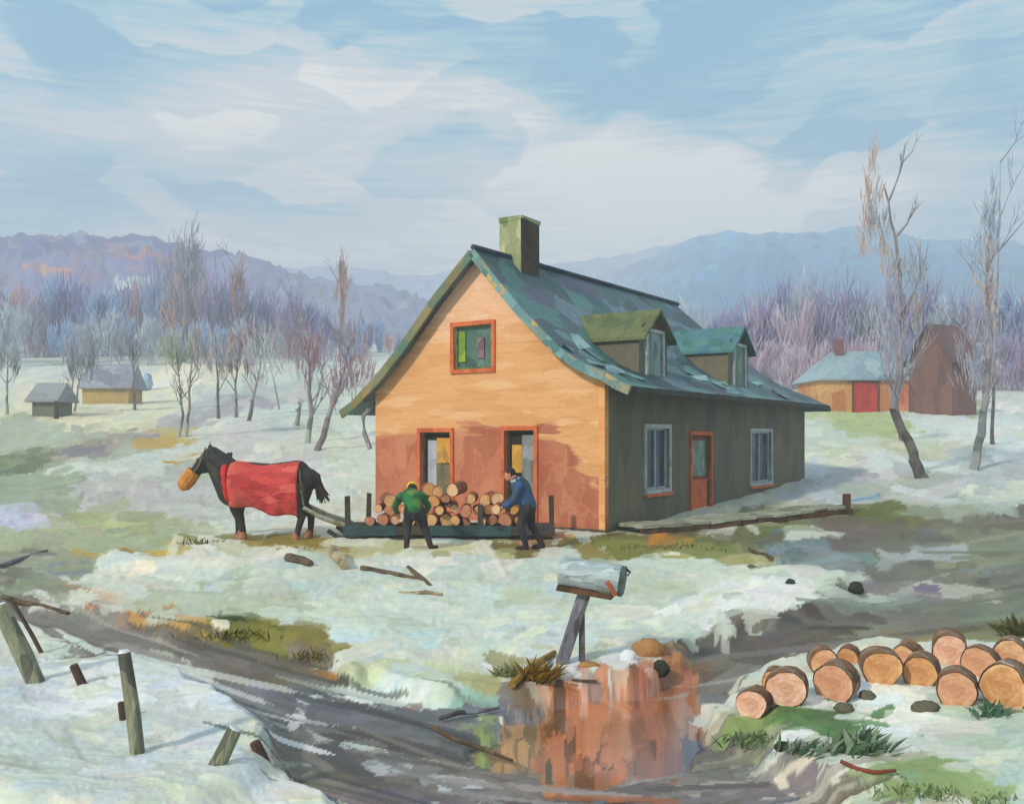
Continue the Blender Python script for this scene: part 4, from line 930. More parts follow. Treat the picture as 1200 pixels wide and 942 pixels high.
# ------------------------------------------------------------------ people
m_skin = paint('skin', [(186, 122, 92), (200, 138, 106)], (9, 9, 9), bump=.1, fine=.05)
def hand(parts, w, f, up, s=1.0, side=1):
    """palm, four fingers and a thumb curling along f from wrist w"""
    w, f, up = Vector(w), Vector(f).normalized(), Vector(up).normalized(); sd_ = f.cross(up).normalized()
    parts.append((w, .032*s, w+f*.075*s, .038*s))
    for k, L in enumerate((.07, .08, .075, .058)):
        b = w+f*.085*s+sd_*(k-1.5)*.024*s; m = b+f*L*.5*s-up*.01*s; e = m+f*L*.3*s-up*.045*s
        parts.append((b, .0105*s, m, .0105*s)); parts.append((m, .0105*s, e, .009*s))
    b = w+f*.03*s-sd_*side*.035*s; parts.append((b, .014*s, b-sd_*side*.03*s+f*.045*s-up*.02*s, .011*s))
def person(name, foot, rz, J, cols, label, cap=None, hair=(40, 30, 26)):
    """J: joint positions in metres, local frame with -y towards the camera"""
    e = empty('person', foot, rz, label, 'person')
    P_ = {k: Vector(v) for k, v in J.items()}; body = []
    def limb(a, b, r0, r1, acc): acc.append((P_[a], r0, P_[b], r1))
    limb('neck', 'head', .06, .075, body); body.append((P_['head'], .088, P_['head']+P_['face']*.035, .083)); body.append((P_['head']-Vector((0, 0, .05)), .07, P_['head']-Vector((0, 0, .07))+P_['face']*.05, .055))
    fv = P_['face'].normalized(); sv = fv.cross(Vector((0, 0, 1))).normalized(); uv = sv.cross(fv)
    body.append((P_['head']+fv*.1-uv*.005, .016, P_['head']+fv*.125-uv*.025, .02))
    for s in (-1, 1): body.append((P_['head']+sv*s*.088, .02, P_['head']+sv*s*.092-uv*.03, .014)); body.append((P_['head']+fv*.085+sv*s*.035-uv*.03, .03, P_['head']+fv*.088+sv*s*.035-uv*.035, .028))
    body.append((P_['head']+fv*.09-uv*.07-sv*.02, .016, P_['head']+fv*.09-uv*.07+sv*.02, .016)) 
    limb('chest', 'neck', .13, .065, body); limb('pelvis', 'chest', .13, .14, body)
    for s in 'LR':
        limb('sh'+s, 'el'+s, .05, .042, body); limb('el'+s, 'wr'+s, .04, .028, body); limb('hip'+s, 'kn'+s, .075, .055, body); limb('kn'+s, 'an'+s, .052, .035, body); body.append((P_['an'+s]-Vector((0, 0, .03)), .035, P_['an'+s]+P_['toe'+s]*.16-Vector((0, 0, .045)), .03))
        body.append((P_['chest'], .1, P_['sh'+s], .055))
        hand(body, P_['wr'+s], P_['hf'+s], (0, 0, 1) if abs(P_['hf'+s].z) < .8 else (1, 0, 0), 1.0, 1 if s == 'L' else -1)
    flesh(body, .012, 'body', m_skin, e, 3)
    j = [(P_['pelvis'], .165, P_['chest'], .19), (P_['chest'], .17, P_['neck']-(P_['neck']-P_['chest'])*.25, .1)]
    for s in 'LR': j += [(P_['chest'], .12, P_['sh'+s], .095), (P_['sh'+s], .09, P_['el'+s], .068), (P_['el'+s], .066, P_['wr'+s]-(P_['wr'+s]-P_['el'+s])*.08, .05)]
    flesh(j, .022, 'jacket', cols[0], e, 4)
    t = [(P_['pelvis']+Vector((0, 0, -.02)), .155, P_['pelvis']-Vector((0, 0, .08)), .15)]
    for s in 'LR': t += [(P_['hip'+s], .115, P_['kn'+s], .085), (P_['kn'+s], .08, P_['an'+s]+(P_['kn'+s]-P_['an'+s])*.25, .062)]
    flesh(t, .022, 'trousers', cols[1], e, 4)
    for s in 'LR': flesh([(P_['an'+s]+(P_['kn'+s]-P_['an'+s])*.3, .062, P_['an'+s]-Vector((0, 0, .01)), .056), (P_['an'+s]-Vector((0, 0, .025)), .052, P_['an'+s]+P_['toe'+s]*.19-Vector((0, 0, .035)), .045)], .018, 'boot', cols[2], e, 3)
    if cap:
        c = MB(); cc = P_['head']+uv*.045; Mx = Matrix((sv, fv, uv)).transposed().to_4x4()
        c.blob(cc, (.108, .115, .09), 14, M=Mx); c.build('cap', cap, e, smooth=True)
        c = MB(); c.blob(cc+fv*.1-uv*.01, (.08, .07, .016), 12, M=Mx); c.build('cap_brim', cap, e, smooth=True)
    hr = MB(); Mx = Matrix((sv, fv, uv)).transposed().to_4x4(); hr.blob(P_['head']-fv*.018+uv*.015, (.096, .1, .105), 14, jit=.03, M=Mx); hr.build('hair', paint('hair%d' % hair[0], [hair, tuple(v+14 for v in hair)], (9, 9, 9)), e, smooth=True)
    return e
m_navy = paint('navy_trousers', [(34, 34, 44), (50, 48, 54), (28, 28, 32)], (6, 6, 4), fine=.16)
m_boot = paint('boot_leather', [(44, 32, 40), (60, 42, 34)], (9, 9, 9))
m_gj = paint('green_jacket', [(30, 92, 52), (40, 116, 60), (28, 74, 44), (96, 130, 60)], (6, 6, 5), fine=.1)
m_bj = paint('blue_jacket', [(34, 62, 104), (50, 90, 140), (44, 60, 78), (60, 80, 96)], (6, 6, 5), fine=.1)
f1 = G(487, 645)
person('person', f1, 0, dict(pelvis=(-.02, 0, .80), chest=(-.12, .32, 1.02), neck=(-.14, .5, 1.08), head=(-.13, .58, 1.17), face=(-.1, .75, -.55),
    shL=(-.33, .36, 1.02), elL=(-.47, .5, .82), wrL=(-.44, .72, .66), hfL=(.1, .8, -.5), shR=(.08, .38, 1.03), elR=(.2, .52, .82), wrR=(.14, .74, .68), hfR=(-.1, .8, -.5),
    hipL=(-.12, 0, .78), knL=(-.16, .06, .44), anL=(-.17, -.04, .09), hipR=(.08, 0, .78), knR=(.16, .1, .45), anR=(.3, -.06, .09), toeL=(-.15, .9, 0), toeR=(.5, .8, 0)),
    (m_gj, m_navy, m_boot), 'person in green jacket and yellow cap stooping over the sleigh, seen from behind', paint('yellow_cap', [(226, 186, 30), (236, 204, 60)], (9, 9, 9)))
f2 = G(618, 645)
person('person', f2, 0, dict(pelvis=(.02, 0, .86), chest=(-.14, .04, 1.24), neck=(-.24, .06, 1.38), head=(-.33, .08, 1.47), face=(-.85, .1, -.35),
    shL=(-.16, -.17, 1.26), elL=(-.27, -.2, .98), wrL=(-.46, -.1, .84), hfL=(-.8, .35, -.3), shR=(-.1, .25, 1.26), elR=(-.24, .34, 1.0), wrR=(-.46, .3, .86), hfR=(-.8, -.35, -.3),
    hipL=(.0, -.09, .84), knL=(-.14, -.12, .5), anL=(-.02, -.12, .09), hipR=(.04, .1, .84), knR=(.08, .14, .48), anR=(.3, .12, .09), toeL=(-.9, -.2, 0), toeR=(-.9, .1, 0)),
    (m_bj, m_navy, m_boot), 'bareheaded person in blue jacket with white collar leaning left at the rear of the sleigh', None, (30, 26, 26))
pe = bpy.context.scene.objects['person.001'] if 'person.001' in bpy.data.objects else None
if pe:
    c = MB(); c.tube([(-.21, -.09, 1.36), (-.16, -.02, 1.38), (-.16, .1, 1.38), (-.22, .18, 1.36), (-.3, .06, 1.33), (-.28, -.06, 1.33), (-.21, -.09, 1.36)], .035, 6, caps=False); c.build('collar', m_white, pe, smooth=True)
cl_ = log_obj(.09, .5, m_cut[1], m_barkr, 77, 12, 'firewood_log'); cl_.location = f2+Vector((-.60, -.13, .80)); cl_.rotation_euler = (.05, 0, -.1)
mark(cl_, 'short round log held in both hands of the person in the blue jacket', 'log')

# ------------------------------------------------------------------ mailbox
mp_ = G(672, 780); mk = mp_.y/FX
mail = empty('mailbox', mp_, 0, 'round-topped pale metal mailbox on a leaning forked wooden post at the yard edge', 'mailbox')
def MP(px, py, y=0): return Vector(((px-672)*mk, y, (780-py)*mk))
m_tin = paint('mailbox_tin', [(150, 168, 172), (176, 192, 194), (134, 150, 150), (196, 210, 214)], (7, 26, 26), rough=.38, fine=.1)
m_tind = paint('mailbox_door', [(66, 84, 84), (90, 110, 114), (54, 64, 64)], (9, 9, 9), rough=.45)
L_ = 72*mk; r_ = 16.5*mk; c0 = MP(657, 668); ang = R(-9)
mx = Matrix.Translation(c0) @ Matrix.Rotation(R(-14), 4, 'Z') @ Matrix.Rotation(R(8), 4, 'Y')
def arch(x, r):
    return [Vector((x, -r*.62, -r*.93)), Vector((x, -r*.9, -r*.6))]+[Vector((x, -r*1.04*math.cos(t), r*1.04*math.sin(t))) for t in np.linspace(-.1, math.pi+.1, 15)]+[Vector((x, r*.9, -r*.6)), Vector((x, r*.62, -r*.93))]
mb = MB(); xsn = [0, .02, L_*.25, L_*.5, L_*.75, L_-.01]; n = 19; V = []
for i, x in enumerate(xsn): V += [mx @ v for v in arch(x, r_*(.93 if i == 0 else 1+random.uniform(-.012, .012)))]
mb.add(V, [(i*n+k, i*n+(k+1) % n, (i+1)*n+(k+1) % n, (i+1)*n+k) for i in range(len(xsn)-1) for k in range(n)]+[tuple(range(n))]); bx_ = mb.build('box', m_tin, mail, smooth=True); bx_.data.polygons[len(bx_.data.polygons)-1].use_smooth = False
mb = MB(); V = [mx @ v for v in arch(L_-.012, r_*1.05)]+[mx @ v for v in arch(L_+.03, r_*1.05)]; mb.add(V, [tuple(range(n)), tuple(range(2*n-1, n-1, -1))]+[(k, (k+1) % n, n+(k+1) % n, n+k) for k in range(n)]); do = mb.build('door', m_tind, mail)
MB().tube([mx @ Vector((L_+.03, 0, r_*.9)), mx @ Vector((L_+.07, 0, r_*.7)), mx @ Vector((L_+.05, 0, r_*.45))], .012, 6).build('latch', m_dark, do)
MB().beam(mx @ Vector((L_*.8, -r_-.015, 0)), mx @ Vector((L_*.97, -r_-.015, -.12)), .01, .04).build('flag', paint('flag_red', [(150, 76, 50), (170, 100, 70)], (9, 9, 9)), mail)
MB().box(-.0, .0+L_*.9, -.09, .09, -r_*.95-.05, -r_*.95, M=mx, jit=.006).build('bracket', m_brown, mail)
m_post = paint('weathered_post', [(86, 86, 90), (116, 116, 126), (70, 66, 62), (136, 138, 148)], (9, 9, 3), fine=.2)
MB().beam(MP(656, 786), MP(686, 692), .12, .11, jit=.008).build('post', m_post, mail)
MB().beam(MP(683, 784, .02), MP(682, 700, .02), .06, .06, jit=.008).build('brace', m_post, mail)

# ------------------------------------------------------------------ logs by the road, lying in snow
LG = [(880, 826, 20, 1, 'leftmost pinkish log end beside the road with snow on its top'), (921, 808, 25, 1, 'large pink cut log, second from the left end of the roadside pile'),
      (976, 802, 26, 3, 'brown-banded log in front of a smaller half-hidden one in the roadside pile'), (966, 776, 17, 0, 'small log half hidden behind the brown-banded one'),
      (993, 772, 14, 2, 'small log end peeping out between the brown-banded log and the bright ringed log'), (1034, 785, 25, 2, 'bright ochre log with clear rings and dark bark at the middle of the roadside pile'),
      (1078, 789, 22, 2, 'shadowed ochre log right of the bright ringed log'), (1113, 764, 22, 1, 'pink log with black bark on top, highest in the roadside pile'),
      (1121, 810, 25, 3, 'wide ochre log lowest at the right of the roadside pile'), (1146, 778, 22, 3, 'yellowish log with snow on its left side right of the pink high log'),
      (1060, 770, 15, 0, 'small log end in the gap between the ringed ochre log and the high pink one'), (1184, 772, 24, 0, 'ochre log with dark rim at the far right of the upper row'), (1176, 806, 30, 2, 'low wide log partly buried in snow at the right edge of the picture'), (905, 798, 14, 2, 'dark brown log stub behind the two leftmost pink logs')]
for i, (px, py, rp, ci, lab) in enumerate(LG):
    rp = rp*.88; p = G(px, py+rp); rr = rp*p.y/FX*1.02
    for _ in range(3): p = G(px, py, rr*.92); rr = rp*p.y/FX*1.02
    o = log_obj(rr, random.uniform(.2, .3), ring_cut(ci), m_bark, 90+i, 22)
    o.location = p; o.rotation_euler = (random.uniform(-.03, .05), 0, -math.atan2(p.x, p.y)+random.uniform(-.3, .22)); mark(o, lab, 'log', 'cut logs lying by the road')
def chunk(name, px, py, r, mat, label, cat, n=8, jit=.2, group=None, sink=.3):
    p = G(px, py); s = p.y/FX; rx, ry, rz_ = r[0]*s, r[1]*s, r[2]*s
    o = MB().blob((0, 0, rz_*(1-sink)), (rx, ry, rz_), 14, jit=jit*.6).build(name, mat, loc=p, smooth=True); return mark(o, label, cat, group)
m_rock = paint('rock', [(78, 76, 60), (100, 98, 78), (60, 60, 52)], (8, 8, 8))
m_sn = paint('fresh_snow', [(206, 214, 216), (220, 226, 226), (196, 206, 212)], (5, 5, 5), bump=.3, fine=.03)
random.seed(31)
for a in ((1085, 836, (17, 12, 9), m_rock, 'flat olive stone in the snow below the ochre logs', 'stone'), (989, 836, (12, 9, 8), m_rock, 'small dark stone under the brown-banded log', 'stone'), (1016, 822, (10, 8, 8), m_rock, 'little grey-brown stone under the bright ringed log', 'stone'),
          (918, 880, (11, 8, 7), paint('black_rock', [(40, 40, 34), (56, 60, 46)], (8, 8, 8)), 'black stone in the snow at the tip of the green brush', 'stone'), (1003, 696, (9, 8, 9), MC['black_rock'], 'black stone at the end of the snow bank by the road', 'stone'),
          (926, 688, (6, 6, 6), MC['black_rock'], 'small black stone on the snow right of the mailbox', 'stone'), (775, 790, (10, 9, 10), MC['black_rock'], 'black stone at the edge of the orange puddle', 'stone'),
          (736, 776, (10, 8, 9), m_sn, 'round bluish snow lump right of the mailbox post', 'snow lump'), (655, 796, (13, 9, 8), m_sn, 'snow heap around the foot of the mailbox post', 'snow lump'), (690, 783, (12, 8, 5), paint('ochre_stone', [(176, 132, 80), (150, 110, 70)], (8, 8, 8)), 'ochre stone just right of the mailbox post', 'stone'),
          (760, 770, (20, 12, 13), MC['ochre_stone'], 'streaky ochre and white boulder at the puddle edge', 'stone'), (880, 668, (6, 5, 4), m_rock, 'tiny olive stone on the grass strip', 'stone')):
    chunk('snow_lump' if a[5] == 'snow lump' else 'stone', a[0], a[1], a[2], a[3], a[4], a[5])
for px, py, r, lab in ((880, 802, (13, 9, 7), 'snow cap lying on the leftmost pink log'),):
    pass
# scraps of wood on the yard snow
def stick(name, a, b, wd, mat, label, cat='branch', up=.03, n=6):
    A, B = G(*a), G(*b); M_ = (A+B)/2; w = wd*M_.y/FX
    pts = [A+(B-A)*t+Vector((0, 0, up+w*.4+random.uniform(-.02, .03))) for t in (0, .3, .6, 1)]
    o = MB().tube([p-A for p in pts], [w*.5, w*.55, w*.5, w*.35], n, jit=.15).build(name, mat, loc=A); return mark(o, label, cat)
stick('split_log', (338, 662), (364, 668), 12, paint('scrap_dark', [(80, 66, 48), (104, 88, 62), (66, 56, 44)], (6, 6, 6)), 'dark split log on the snow below the horse', 'log')
stick('split_log', (390, 652), (404, 672), 14, paint('scrap_pale', [(150, 136, 106), (176, 164, 130), (80, 66, 50)], (6, 6, 6)), 'pale striped split log on the snow below the front of the sleigh', 'log')
stick('branch', (424, 672), (490, 682), 7, MC['scrap_dark'], 'crooked brown branch lying on the snow below the green-jacketed person'); stick('branch', (478, 668), (505, 690), 6, MC['scrap_dark'], 'short forked branch crossing the end of the crooked one')
stick('branch', (468, 698), (518, 702), 5, MC['scrap_pale'], 'thin pale stick half sunk in the yard snow')
stick('plank', (0, 668), (55, 648), 5, m_post, 'thin grey rail lying on the grass at the left edge', 'plank'); stick('branch', (4, 706), (80, 722), 6, MC['scrap_dark'], 'long dark branch along the road at the left edge')
stick('branch', (505, 860), (600, 902), 5, MC['scrap_dark'], 'thin dark branch lying at the left shore of the orange puddle'); stick('branch', (515, 848), (585, 836), 5, m_post, 'bluish grey stick at the upper left shore of the puddle'); stick('branch', (985, 902), (1050, 915), 5, paint('red_twig', [(130, 64, 44), (96, 52, 40)], (8, 8, 8)), 'reddish twig along the road edge below the green brush')
stick('branch', (615, 796), (700, 806), 4, MC['scrap_dark'], 'thin dark stick under the snow ledge at the mailbox foot'); stick('branch', (905, 660), (878, 646), 5, MC['scrap_dark'], 'dark twig at the edge of the small roadside pool')
stick('branch', (600, 812), (650, 772), 9, paint('dead_grass', [(150, 110, 30), (120, 100, 50), (180, 140, 60)], (9, 9, 9)), 'ochre broken branch leaning at the left of the mailbox post')

# ------------------------------------------------------------------ fence posts in the foreground
m_fp = paint('fence_wood', [(120, 124, 100), (144, 146, 118), (96, 98, 84), (70, 66, 56)], (9, 9, 3), fine=.18)
m_fpd = paint('fence_wood_dark', [(58, 50, 46), (84, 64, 50), (44, 42, 52)], (9, 9, 3), fine=.18)
def post(b, t, wpx, mat, label, lean_y=0.0):
    B = G(*b)+Vector((0, 0, -.14)); k = B.y/FX
    T = Vector((B.x+(t[0]-b[0])*k, B.y+lean_y, B.z+.14+(b[1]-t[1])*k)); w = wpx*k
    e = empty('fence_post', B, 0, label, 'fence post', 'broken fence posts along the ditch')
    d = T-B; MB().tube([Vector((0, 0, 0)), d*.5+Vector((.01, 0, 0)), d*.97, d], [w*.5, w*.5, w*.46, w*.3], 8, jit=.09).build('post', mat, e); MB().tube([d*.985, d*1.002], [w*.42, w*.3], 8).build('cut_top', m_sn if mat is m_fp else m_fpd, e)
post((52, 802), (-2, 708), 21, m_fp, 'thick grey-green fence post leaning left at the left edge of the snow bank')
post((164, 886), (145, 762), 17, m_fp, 'tall upright grey-green fence post standing in the snow bank')
post((236, 900), (276, 852), 19, m_fp, 'short grey fence stub leaning right in the snow bank')
post((322, 900), (298, 868), 14, m_fpd, 'dark broken stub right of the short leaning grey one at the road edge')
post((104, 806), (86, 778), 11, m_fpd, 'small black stub between the leftmost post and the tall upright post')
post((144, 846), (142, 822), 9, m_fpd, 'smallest black stub just left of the tall upright post')
post((60, 770), (12, 700), 5, m_fpd, 'thin dark stake beside the thick leftmost post')
for px, b, t, lab in ((0, (66, 492), (66, 470), 'tiny dark post beside the smallest shed'), (0, (994, 606), (990, 592), 'short dark post at the far end of the plank walk')):
    B = G(*b); k = B.y/FX; o = MB().beam((0, 0, -.1), (0, 0, (b[1]-t[1])*k), 4*k, 4*k, jit=.01).build('post', m_fpd, loc=B); mark(o, lab, 'post')

# ------------------------------------------------------------------ vegetation
def vc(c): return lin(c)
m_leaf = vcol_mat('dabs', rough=.9, bump=0, bscale=3, spread=.06)
_nt = m_leaf.node_tree; _o = [n for n in _nt.nodes if n.type == 'OUTPUT_MATERIAL'][0]; _b = [n for n in _nt.nodes if n.type == 'BSDF_PRINCIPLED'][0]
_t = _nt.nodes.new('ShaderNodeBsdfTranslucent'); _m = _nt.nodes.new('ShaderNodeMixShader'); _m.inputs[0].default_value = .45
_nt.links.new(_b.inputs['Base Color'].links[0].from_socket, _t.inputs['Color']); _nt.links.new(_b.outputs[0], _m.inputs[1]); _nt.links.new(_t.outputs[0], _m.inputs[2]); _nt.links.new(_m.outputs[0], _o.inputs[0])
def dabs_mesh(n, shape, pal, size, seed, clump=10, up=.8, dens=None):
    """small leaf and twig faces spread in clumps through the crown's volume"""
    r_ = random.Random(seed); mb = MB(); (cx, cy, cz), (rx, ry, rz_) = shape
    cl = []
    for _ in range(clump):
        while True:
            p = Vector((r_.uniform(-1, 1), r_.uniform(-1, 1), r_.uniform(-1, 1)))
            if p.length < 1: break
        cl.append((p, r_.uniform(.25, .5), r_.choice(pal)))
    for i in range(n):
        c, s, col = r_.choice(cl); p = c+Vector((r_.gauss(0, s*.55), r_.gauss(0, s*.55), r_.gauss(0, s*.75)))
        q = Vector((cx+p.x*rx, cy+p.y*ry, cz+p.z*rz_))
        L = size[0]*r_.uniform(.6, 1.3); w = size[1]*r_.uniform(.6, 1.3)
        d = Vector((r_.gauss(0, 1-up)+p.x*.25, r_.gauss(0, 1-up)+p.y*.25, 1)).normalized(); a = r_.uniform(0, 6.28); sd_ = Vector((math.cos(a), math.sin(a), 0)); sd_ = (sd_-d*sd_.dot(d)).normalized()
        f = r_.uniform(.9, 1.1); cc = tuple(min(.9, v*f) for v in vc(col if r_.random() < .8 else r_.choice(pal)))
        mb.add([q-d*L/2-sd_*w*.15, q-d*L*.2+sd_*w*.5, q+d*L*.25+sd_*w*.4, q+d*L/2, q+d*L*.2-sd_*w*.45, q-d*L*.25-sd_*w*.5], [(0, 1, 2, 3, 4, 5)], 0, cc)
    return mb
_P = {'mauve': [(156, 150, 176), (168, 160, 184), (146, 142, 172), (180, 166, 184)], 'violet': [(138, 136, 174), (152, 150, 184), (130, 132, 170)], 'pink': [(186, 166, 178), (194, 178, 190), (174, 156, 174), (190, 184, 196)],
       'rust': [(200, 160, 146), (180, 154, 162), (166, 152, 174)], 'blue': [(150, 172, 198), (164, 182, 204), (140, 162, 192)], 'grey': [(172, 180, 188), (186, 194, 196), (162, 168, 182)], 'wine': [(170, 132, 150), (182, 148, 164), (160, 140, 164)]}
def _lift(c): return tuple(int(min(250, 255*((v/255)**2.2*1.38)**(1/2.2))) for v in c)
PAL = {k: [_lift(c) for c in v] for k, v in _P.items()}
m_trk = paint('far_trunk', [(156, 152, 166), (176, 172, 180)], (2, 2, 2))
def belt_proto(pal, seed, H_=10.0):
    e = empty('bare_tree', (0, 0, 0)); r_ = random.Random(seed)
    dabs_mesh(560, ((0, 0, H_*.54), (H_*.25, H_*.25, H_*.42)), PAL[pal], (H_*.26, H_*.016), seed, 12, .8).build('crown', m_leaf, e, recalc=False)
    mb = MB(); mb.tube([(0, 0, -.5), (.1, 0, H_*.3), (.0, .1, H_*.85)], [H_*.016, H_*.012, .02], 5)
    for k in range(5): z = H_*r_.uniform(.25, .6); a = r_.uniform(0, 6.28); mb.tube([(0, 0, z), (math.cos(a)*H_*.1, math.sin(a)*H_*.1, z+H_*.16), (math.cos(a)*H_*.14, math.sin(a)*H_*.14, z+H_*.3)], [.09, .06, .02], 4)
    mb.build('trunk', m_trk, e); return e
PR = {k: [belt_proto(k, 200+i*17+j) for j in range(2)] for i, k in enumerate(PAL)}
fresh = {id(o): True for v in PR.values() for o in v}
random.seed(61)
NAMEC = {'mauve': 'mauve', 'violet': 'violet', 'pink': 'pinkish', 'rust': 'rust-tipped', 'blue': 'pale blue', 'grey': 'pale grey', 'wine': 'wine-red'}
def belt(px0, px1, py0, py1, top, step, kinds, where, grp, dj=8, marks=()):
    x = px0
    while x < px1:
        b = random.uniform(py0, py1); p = G(x, b); kd = random.choice(kinds); o0 = random.choice(PR[kd])
        if fresh[id(o0)]: o = o0; fresh[id(o0)] = False
        else: o = copy_tree(o0)
        tp_ = top(x)+random.uniform(-dj, dj); h = (b-tp_)*p.y/FX; s = h/10.0
        o.location = p; o.rotation_euler = (0, 0, random.uniform(0, 6.28)); o.scale = (s*random.uniform(.8, 1.2),)*2+(s,)
        lm = next((m_ for lim_, m_ in marks if x < lim_), 'by the house')
        mark(o, f'{NAMEC[kd]} tree, {where}, {lm}', 'tree', f'trees in the {grp}')
        x += step*random.uniform(.6, 1.4)
topL = lambda x: np.interp(x, [-100, 60, 150, 200, 230, 300, 400, 460, 560], [338, 336, 344, 312, 320, 345, 372, 388, 400])
topL2 = lambda x: np.interp(x, [-100, 100, 300, 460], [366, 372, 384, 400])
topR = lambda x: np.interp(x, [760, 860, 900, 960, 1060, 1120, 1180, 1300], [372, 366, 352, 342, 352, 360, 348, 352])
topR2 = lambda x: np.interp(x, [780, 1000, 1300], [400, 396, 392])
MKL = ((20, 'at the left edge'), (52, 'left of the smallest shed'), (85, 'above the smallest shed'), (122, 'above the ochre shed, left'), (165, 'above the ochre shed, right'), (200, 'left of the birch pair'), (240, 'behind the birch pair'),
       (270, 'behind the spiked sapling'), (310, 'behind the sapling row'), (345, 'behind the lone leaning twig'), (385, 'behind the eave trees'), (425, 'behind the orange-tipped tree'), (999, 'beside the orange gable'))
MKR = ((840, 'over the rear roof end'), (885, 'right of the rear dormer'), (920, 'above the rear eave tip'), (955, 'left of the ochre barn'), (1000, 'above the barn chimney'), (1045, 'above the barn roof'), (1095, 'behind the tall poplar'), (1140, 'behind the tall brown shed'), (1175, 'by the slender grey poplar'), (1999, 'at the right edge'))
belt(-90, 480, 413, 421, topL, 13, ['mauve', 'violet', 'mauve', 'blue', 'violet', 'mauve', 'rust'], 'back row of the left wood', 'back row of the left wood', marks=MKL)
belt(-90, 450, 420, 432, topL2, 21, ['grey', 'mauve', 'pink', 'blue', 'grey'], 'front row of the left wood', 'front row of the left wood', marks=MKL)
belt(790, 1310, 440, 450, topR, 15, ['mauve', 'pink', 'blue', 'mauve', 'violet', 'grey'], 'back row of the right wood', 'back row of the right wood', marks=MKR)
belt(850, 1310, 450, 462, topR2, 21, ['pink', 'wine', 'mauve', 'pink'], 'front row of the right wood', 'front row of the right wood', marks=MKR)
for v in PR.values():
    for o in v:
        if fresh[id(o)]:
            for c in list(o.children): bpy.data.objects.remove(c)
            bpy.data.objects.remove(o)

m_limb = paint('limb_haze', [(132, 126, 128), (154, 148, 152), (114, 110, 114)], (3, 3, 2))
def tree(label, path, wpx, bark, crown=None, twigs=6, seed=0, group=None, spread=1.0, twr=.35, name='bare_tree'):
    """a single thin tree whose trunk follows the given sight points at one distance"""
    r_ = random.Random(seed); B = G(*path[0]); k = B.y/FX
    e = empty(name, B, 0, label, 'tree', group)
    pts = [Vector(((p[0]-path[0][0])*k, r_.uniform(-.1, .1)*i, (path[0][1]-p[1])*k)) for i, p in enumerate(path)]; pts[0].z -= .15
    Ht = pts[-1].z; fine = []
    for i in range(len(pts)-1):
        for q in range(4): t = q/4; fine.append(pts[i]*(1-t)+pts[i+1]*t+Vector((r_.uniform(-.3, .3), r_.uniform(-.3, .3), 0))*wpx*k*.5*(1 if i or q else 0))
    fine.append(pts[-1]); n = len(fine); w = wpx*k
    rad = [w*.5*(1.25 if i == 0 else 1)*(1-.88*i/(n-1)) for i in range(n)]; cutn = max(3, int(n*.34)+1)
    tk = MB(); tk.tube(fine[:cutn], rad[:cutn], 7, jit=.1); mb = MB(); mb.tube(fine[cutn-1:], rad[cutn-1:], 7, jit=.1)
    def br(p, d, L, w0, dep):
        q = p+d*L*.5+Vector((r_.uniform(-.1, .1), r_.uniform(-.1, .1), .05))*L; s = q+(d+Vector((r_.uniform(-.3, .3), r_.uniform(-.3, .3), .35))).normalized()*L*.5
        mb.tube([p, q, s], [w0, w0*.7, w0*.3], 4)
        if dep:
            for _ in range(3): br(q.lerp(s, r_.random()), (d+Vector((r_.uniform(-.8, .8), r_.uniform(-.8, .8), r_.uniform(0, .5)))).normalized(), L*.55, w0*.5, dep-1)
    for j in range(twigs):
        i = int(n*(.3+.65*r_.random())); i = min(i, n-1); a = r_.uniform(0, 6.28)
        br(fine[i], Vector((math.cos(a)*.6, math.sin(a)*.6, .8)).normalized(), Ht*r_.uniform(.12, .26)*spread, w*twr*.5, 2)
    tk.build('trunk', paint(*bark), e); mb.build('limbs', m_limb, e)
    if crown:
        cb = MB()
        for ci, (cx, cy, rx, ry, pal, cnt) in enumerate(crown):
            pal = [tuple(int(v*.72+58) for v in c) for c in pal]; m = dabs_mesh(int(cnt*2.8), (((cx-path[0][0])*k, 0, (path[0][1]-cy)*k), (rx*k, rx*k*.8, ry*k)), [c for c in pal], (20*k, 1.3*k), seed*7+ci, 7, .82)
            cb.add(m.v, m.f); cb.c[-len(m.v):] = m.c
        cb.build('crown', m_leaf, e, recalc=False)
    return e
bkd = ('bark_dark', [(68, 62, 56), (92, 88, 82), (112, 110, 106)], (3, 3, 2)); bkg = ('bark_grey', [(120, 124, 126), (150, 152, 152), (100, 104, 100)], (3, 3, 2)); bkl = ('bark_birch', [(134, 146, 138), (164, 172, 166), (104, 120, 108)], (3, 3, 2)); bkr = ('bark_mauve', [(116, 100, 104), (136, 122, 126), (100, 92, 92)], (3, 3, 2))
OR = [(214, 180, 156), (196, 186, 184), (214, 164, 134)]; BLU = [(160, 182, 204), (172, 190, 206), (150, 174, 198)]; PKP = [(188, 174, 190), (178, 166, 184), (194, 184, 196)]
tree('tall bare poplar with orange twigs bending from a dark curved foot right of the barn', [(1084, 562), (1070, 530), (1048, 478), (1052, 440), (1058, 380), (1052, 300), (1038, 215)], 14, bkd,
     [(1020, 240, 16, 60, OR, 60), (1035, 290, 24, 40, BLU+OR, 70), (1072, 330, 16, 50, OR+BLU, 60), (1050, 380, 22, 50, BLU+PKP, 90)], 9, 1, twr=.22, spread=.7)
tree('slender grey poplar with pale blue and pink crown at the right, lower trunk forked dark', [(1140, 553), (1148, 520), (1152, 470), (1154, 420), (1160, 330), (1164, 250)], 12, bkg,
     [(1156, 300, 11, 60, BLU+OR, 60), (1140, 400, 22, 50, PKP+BLU, 90), (1165, 250, 8, 40, BLU, 26)], 7, 2, twr=.22, spread=.7)
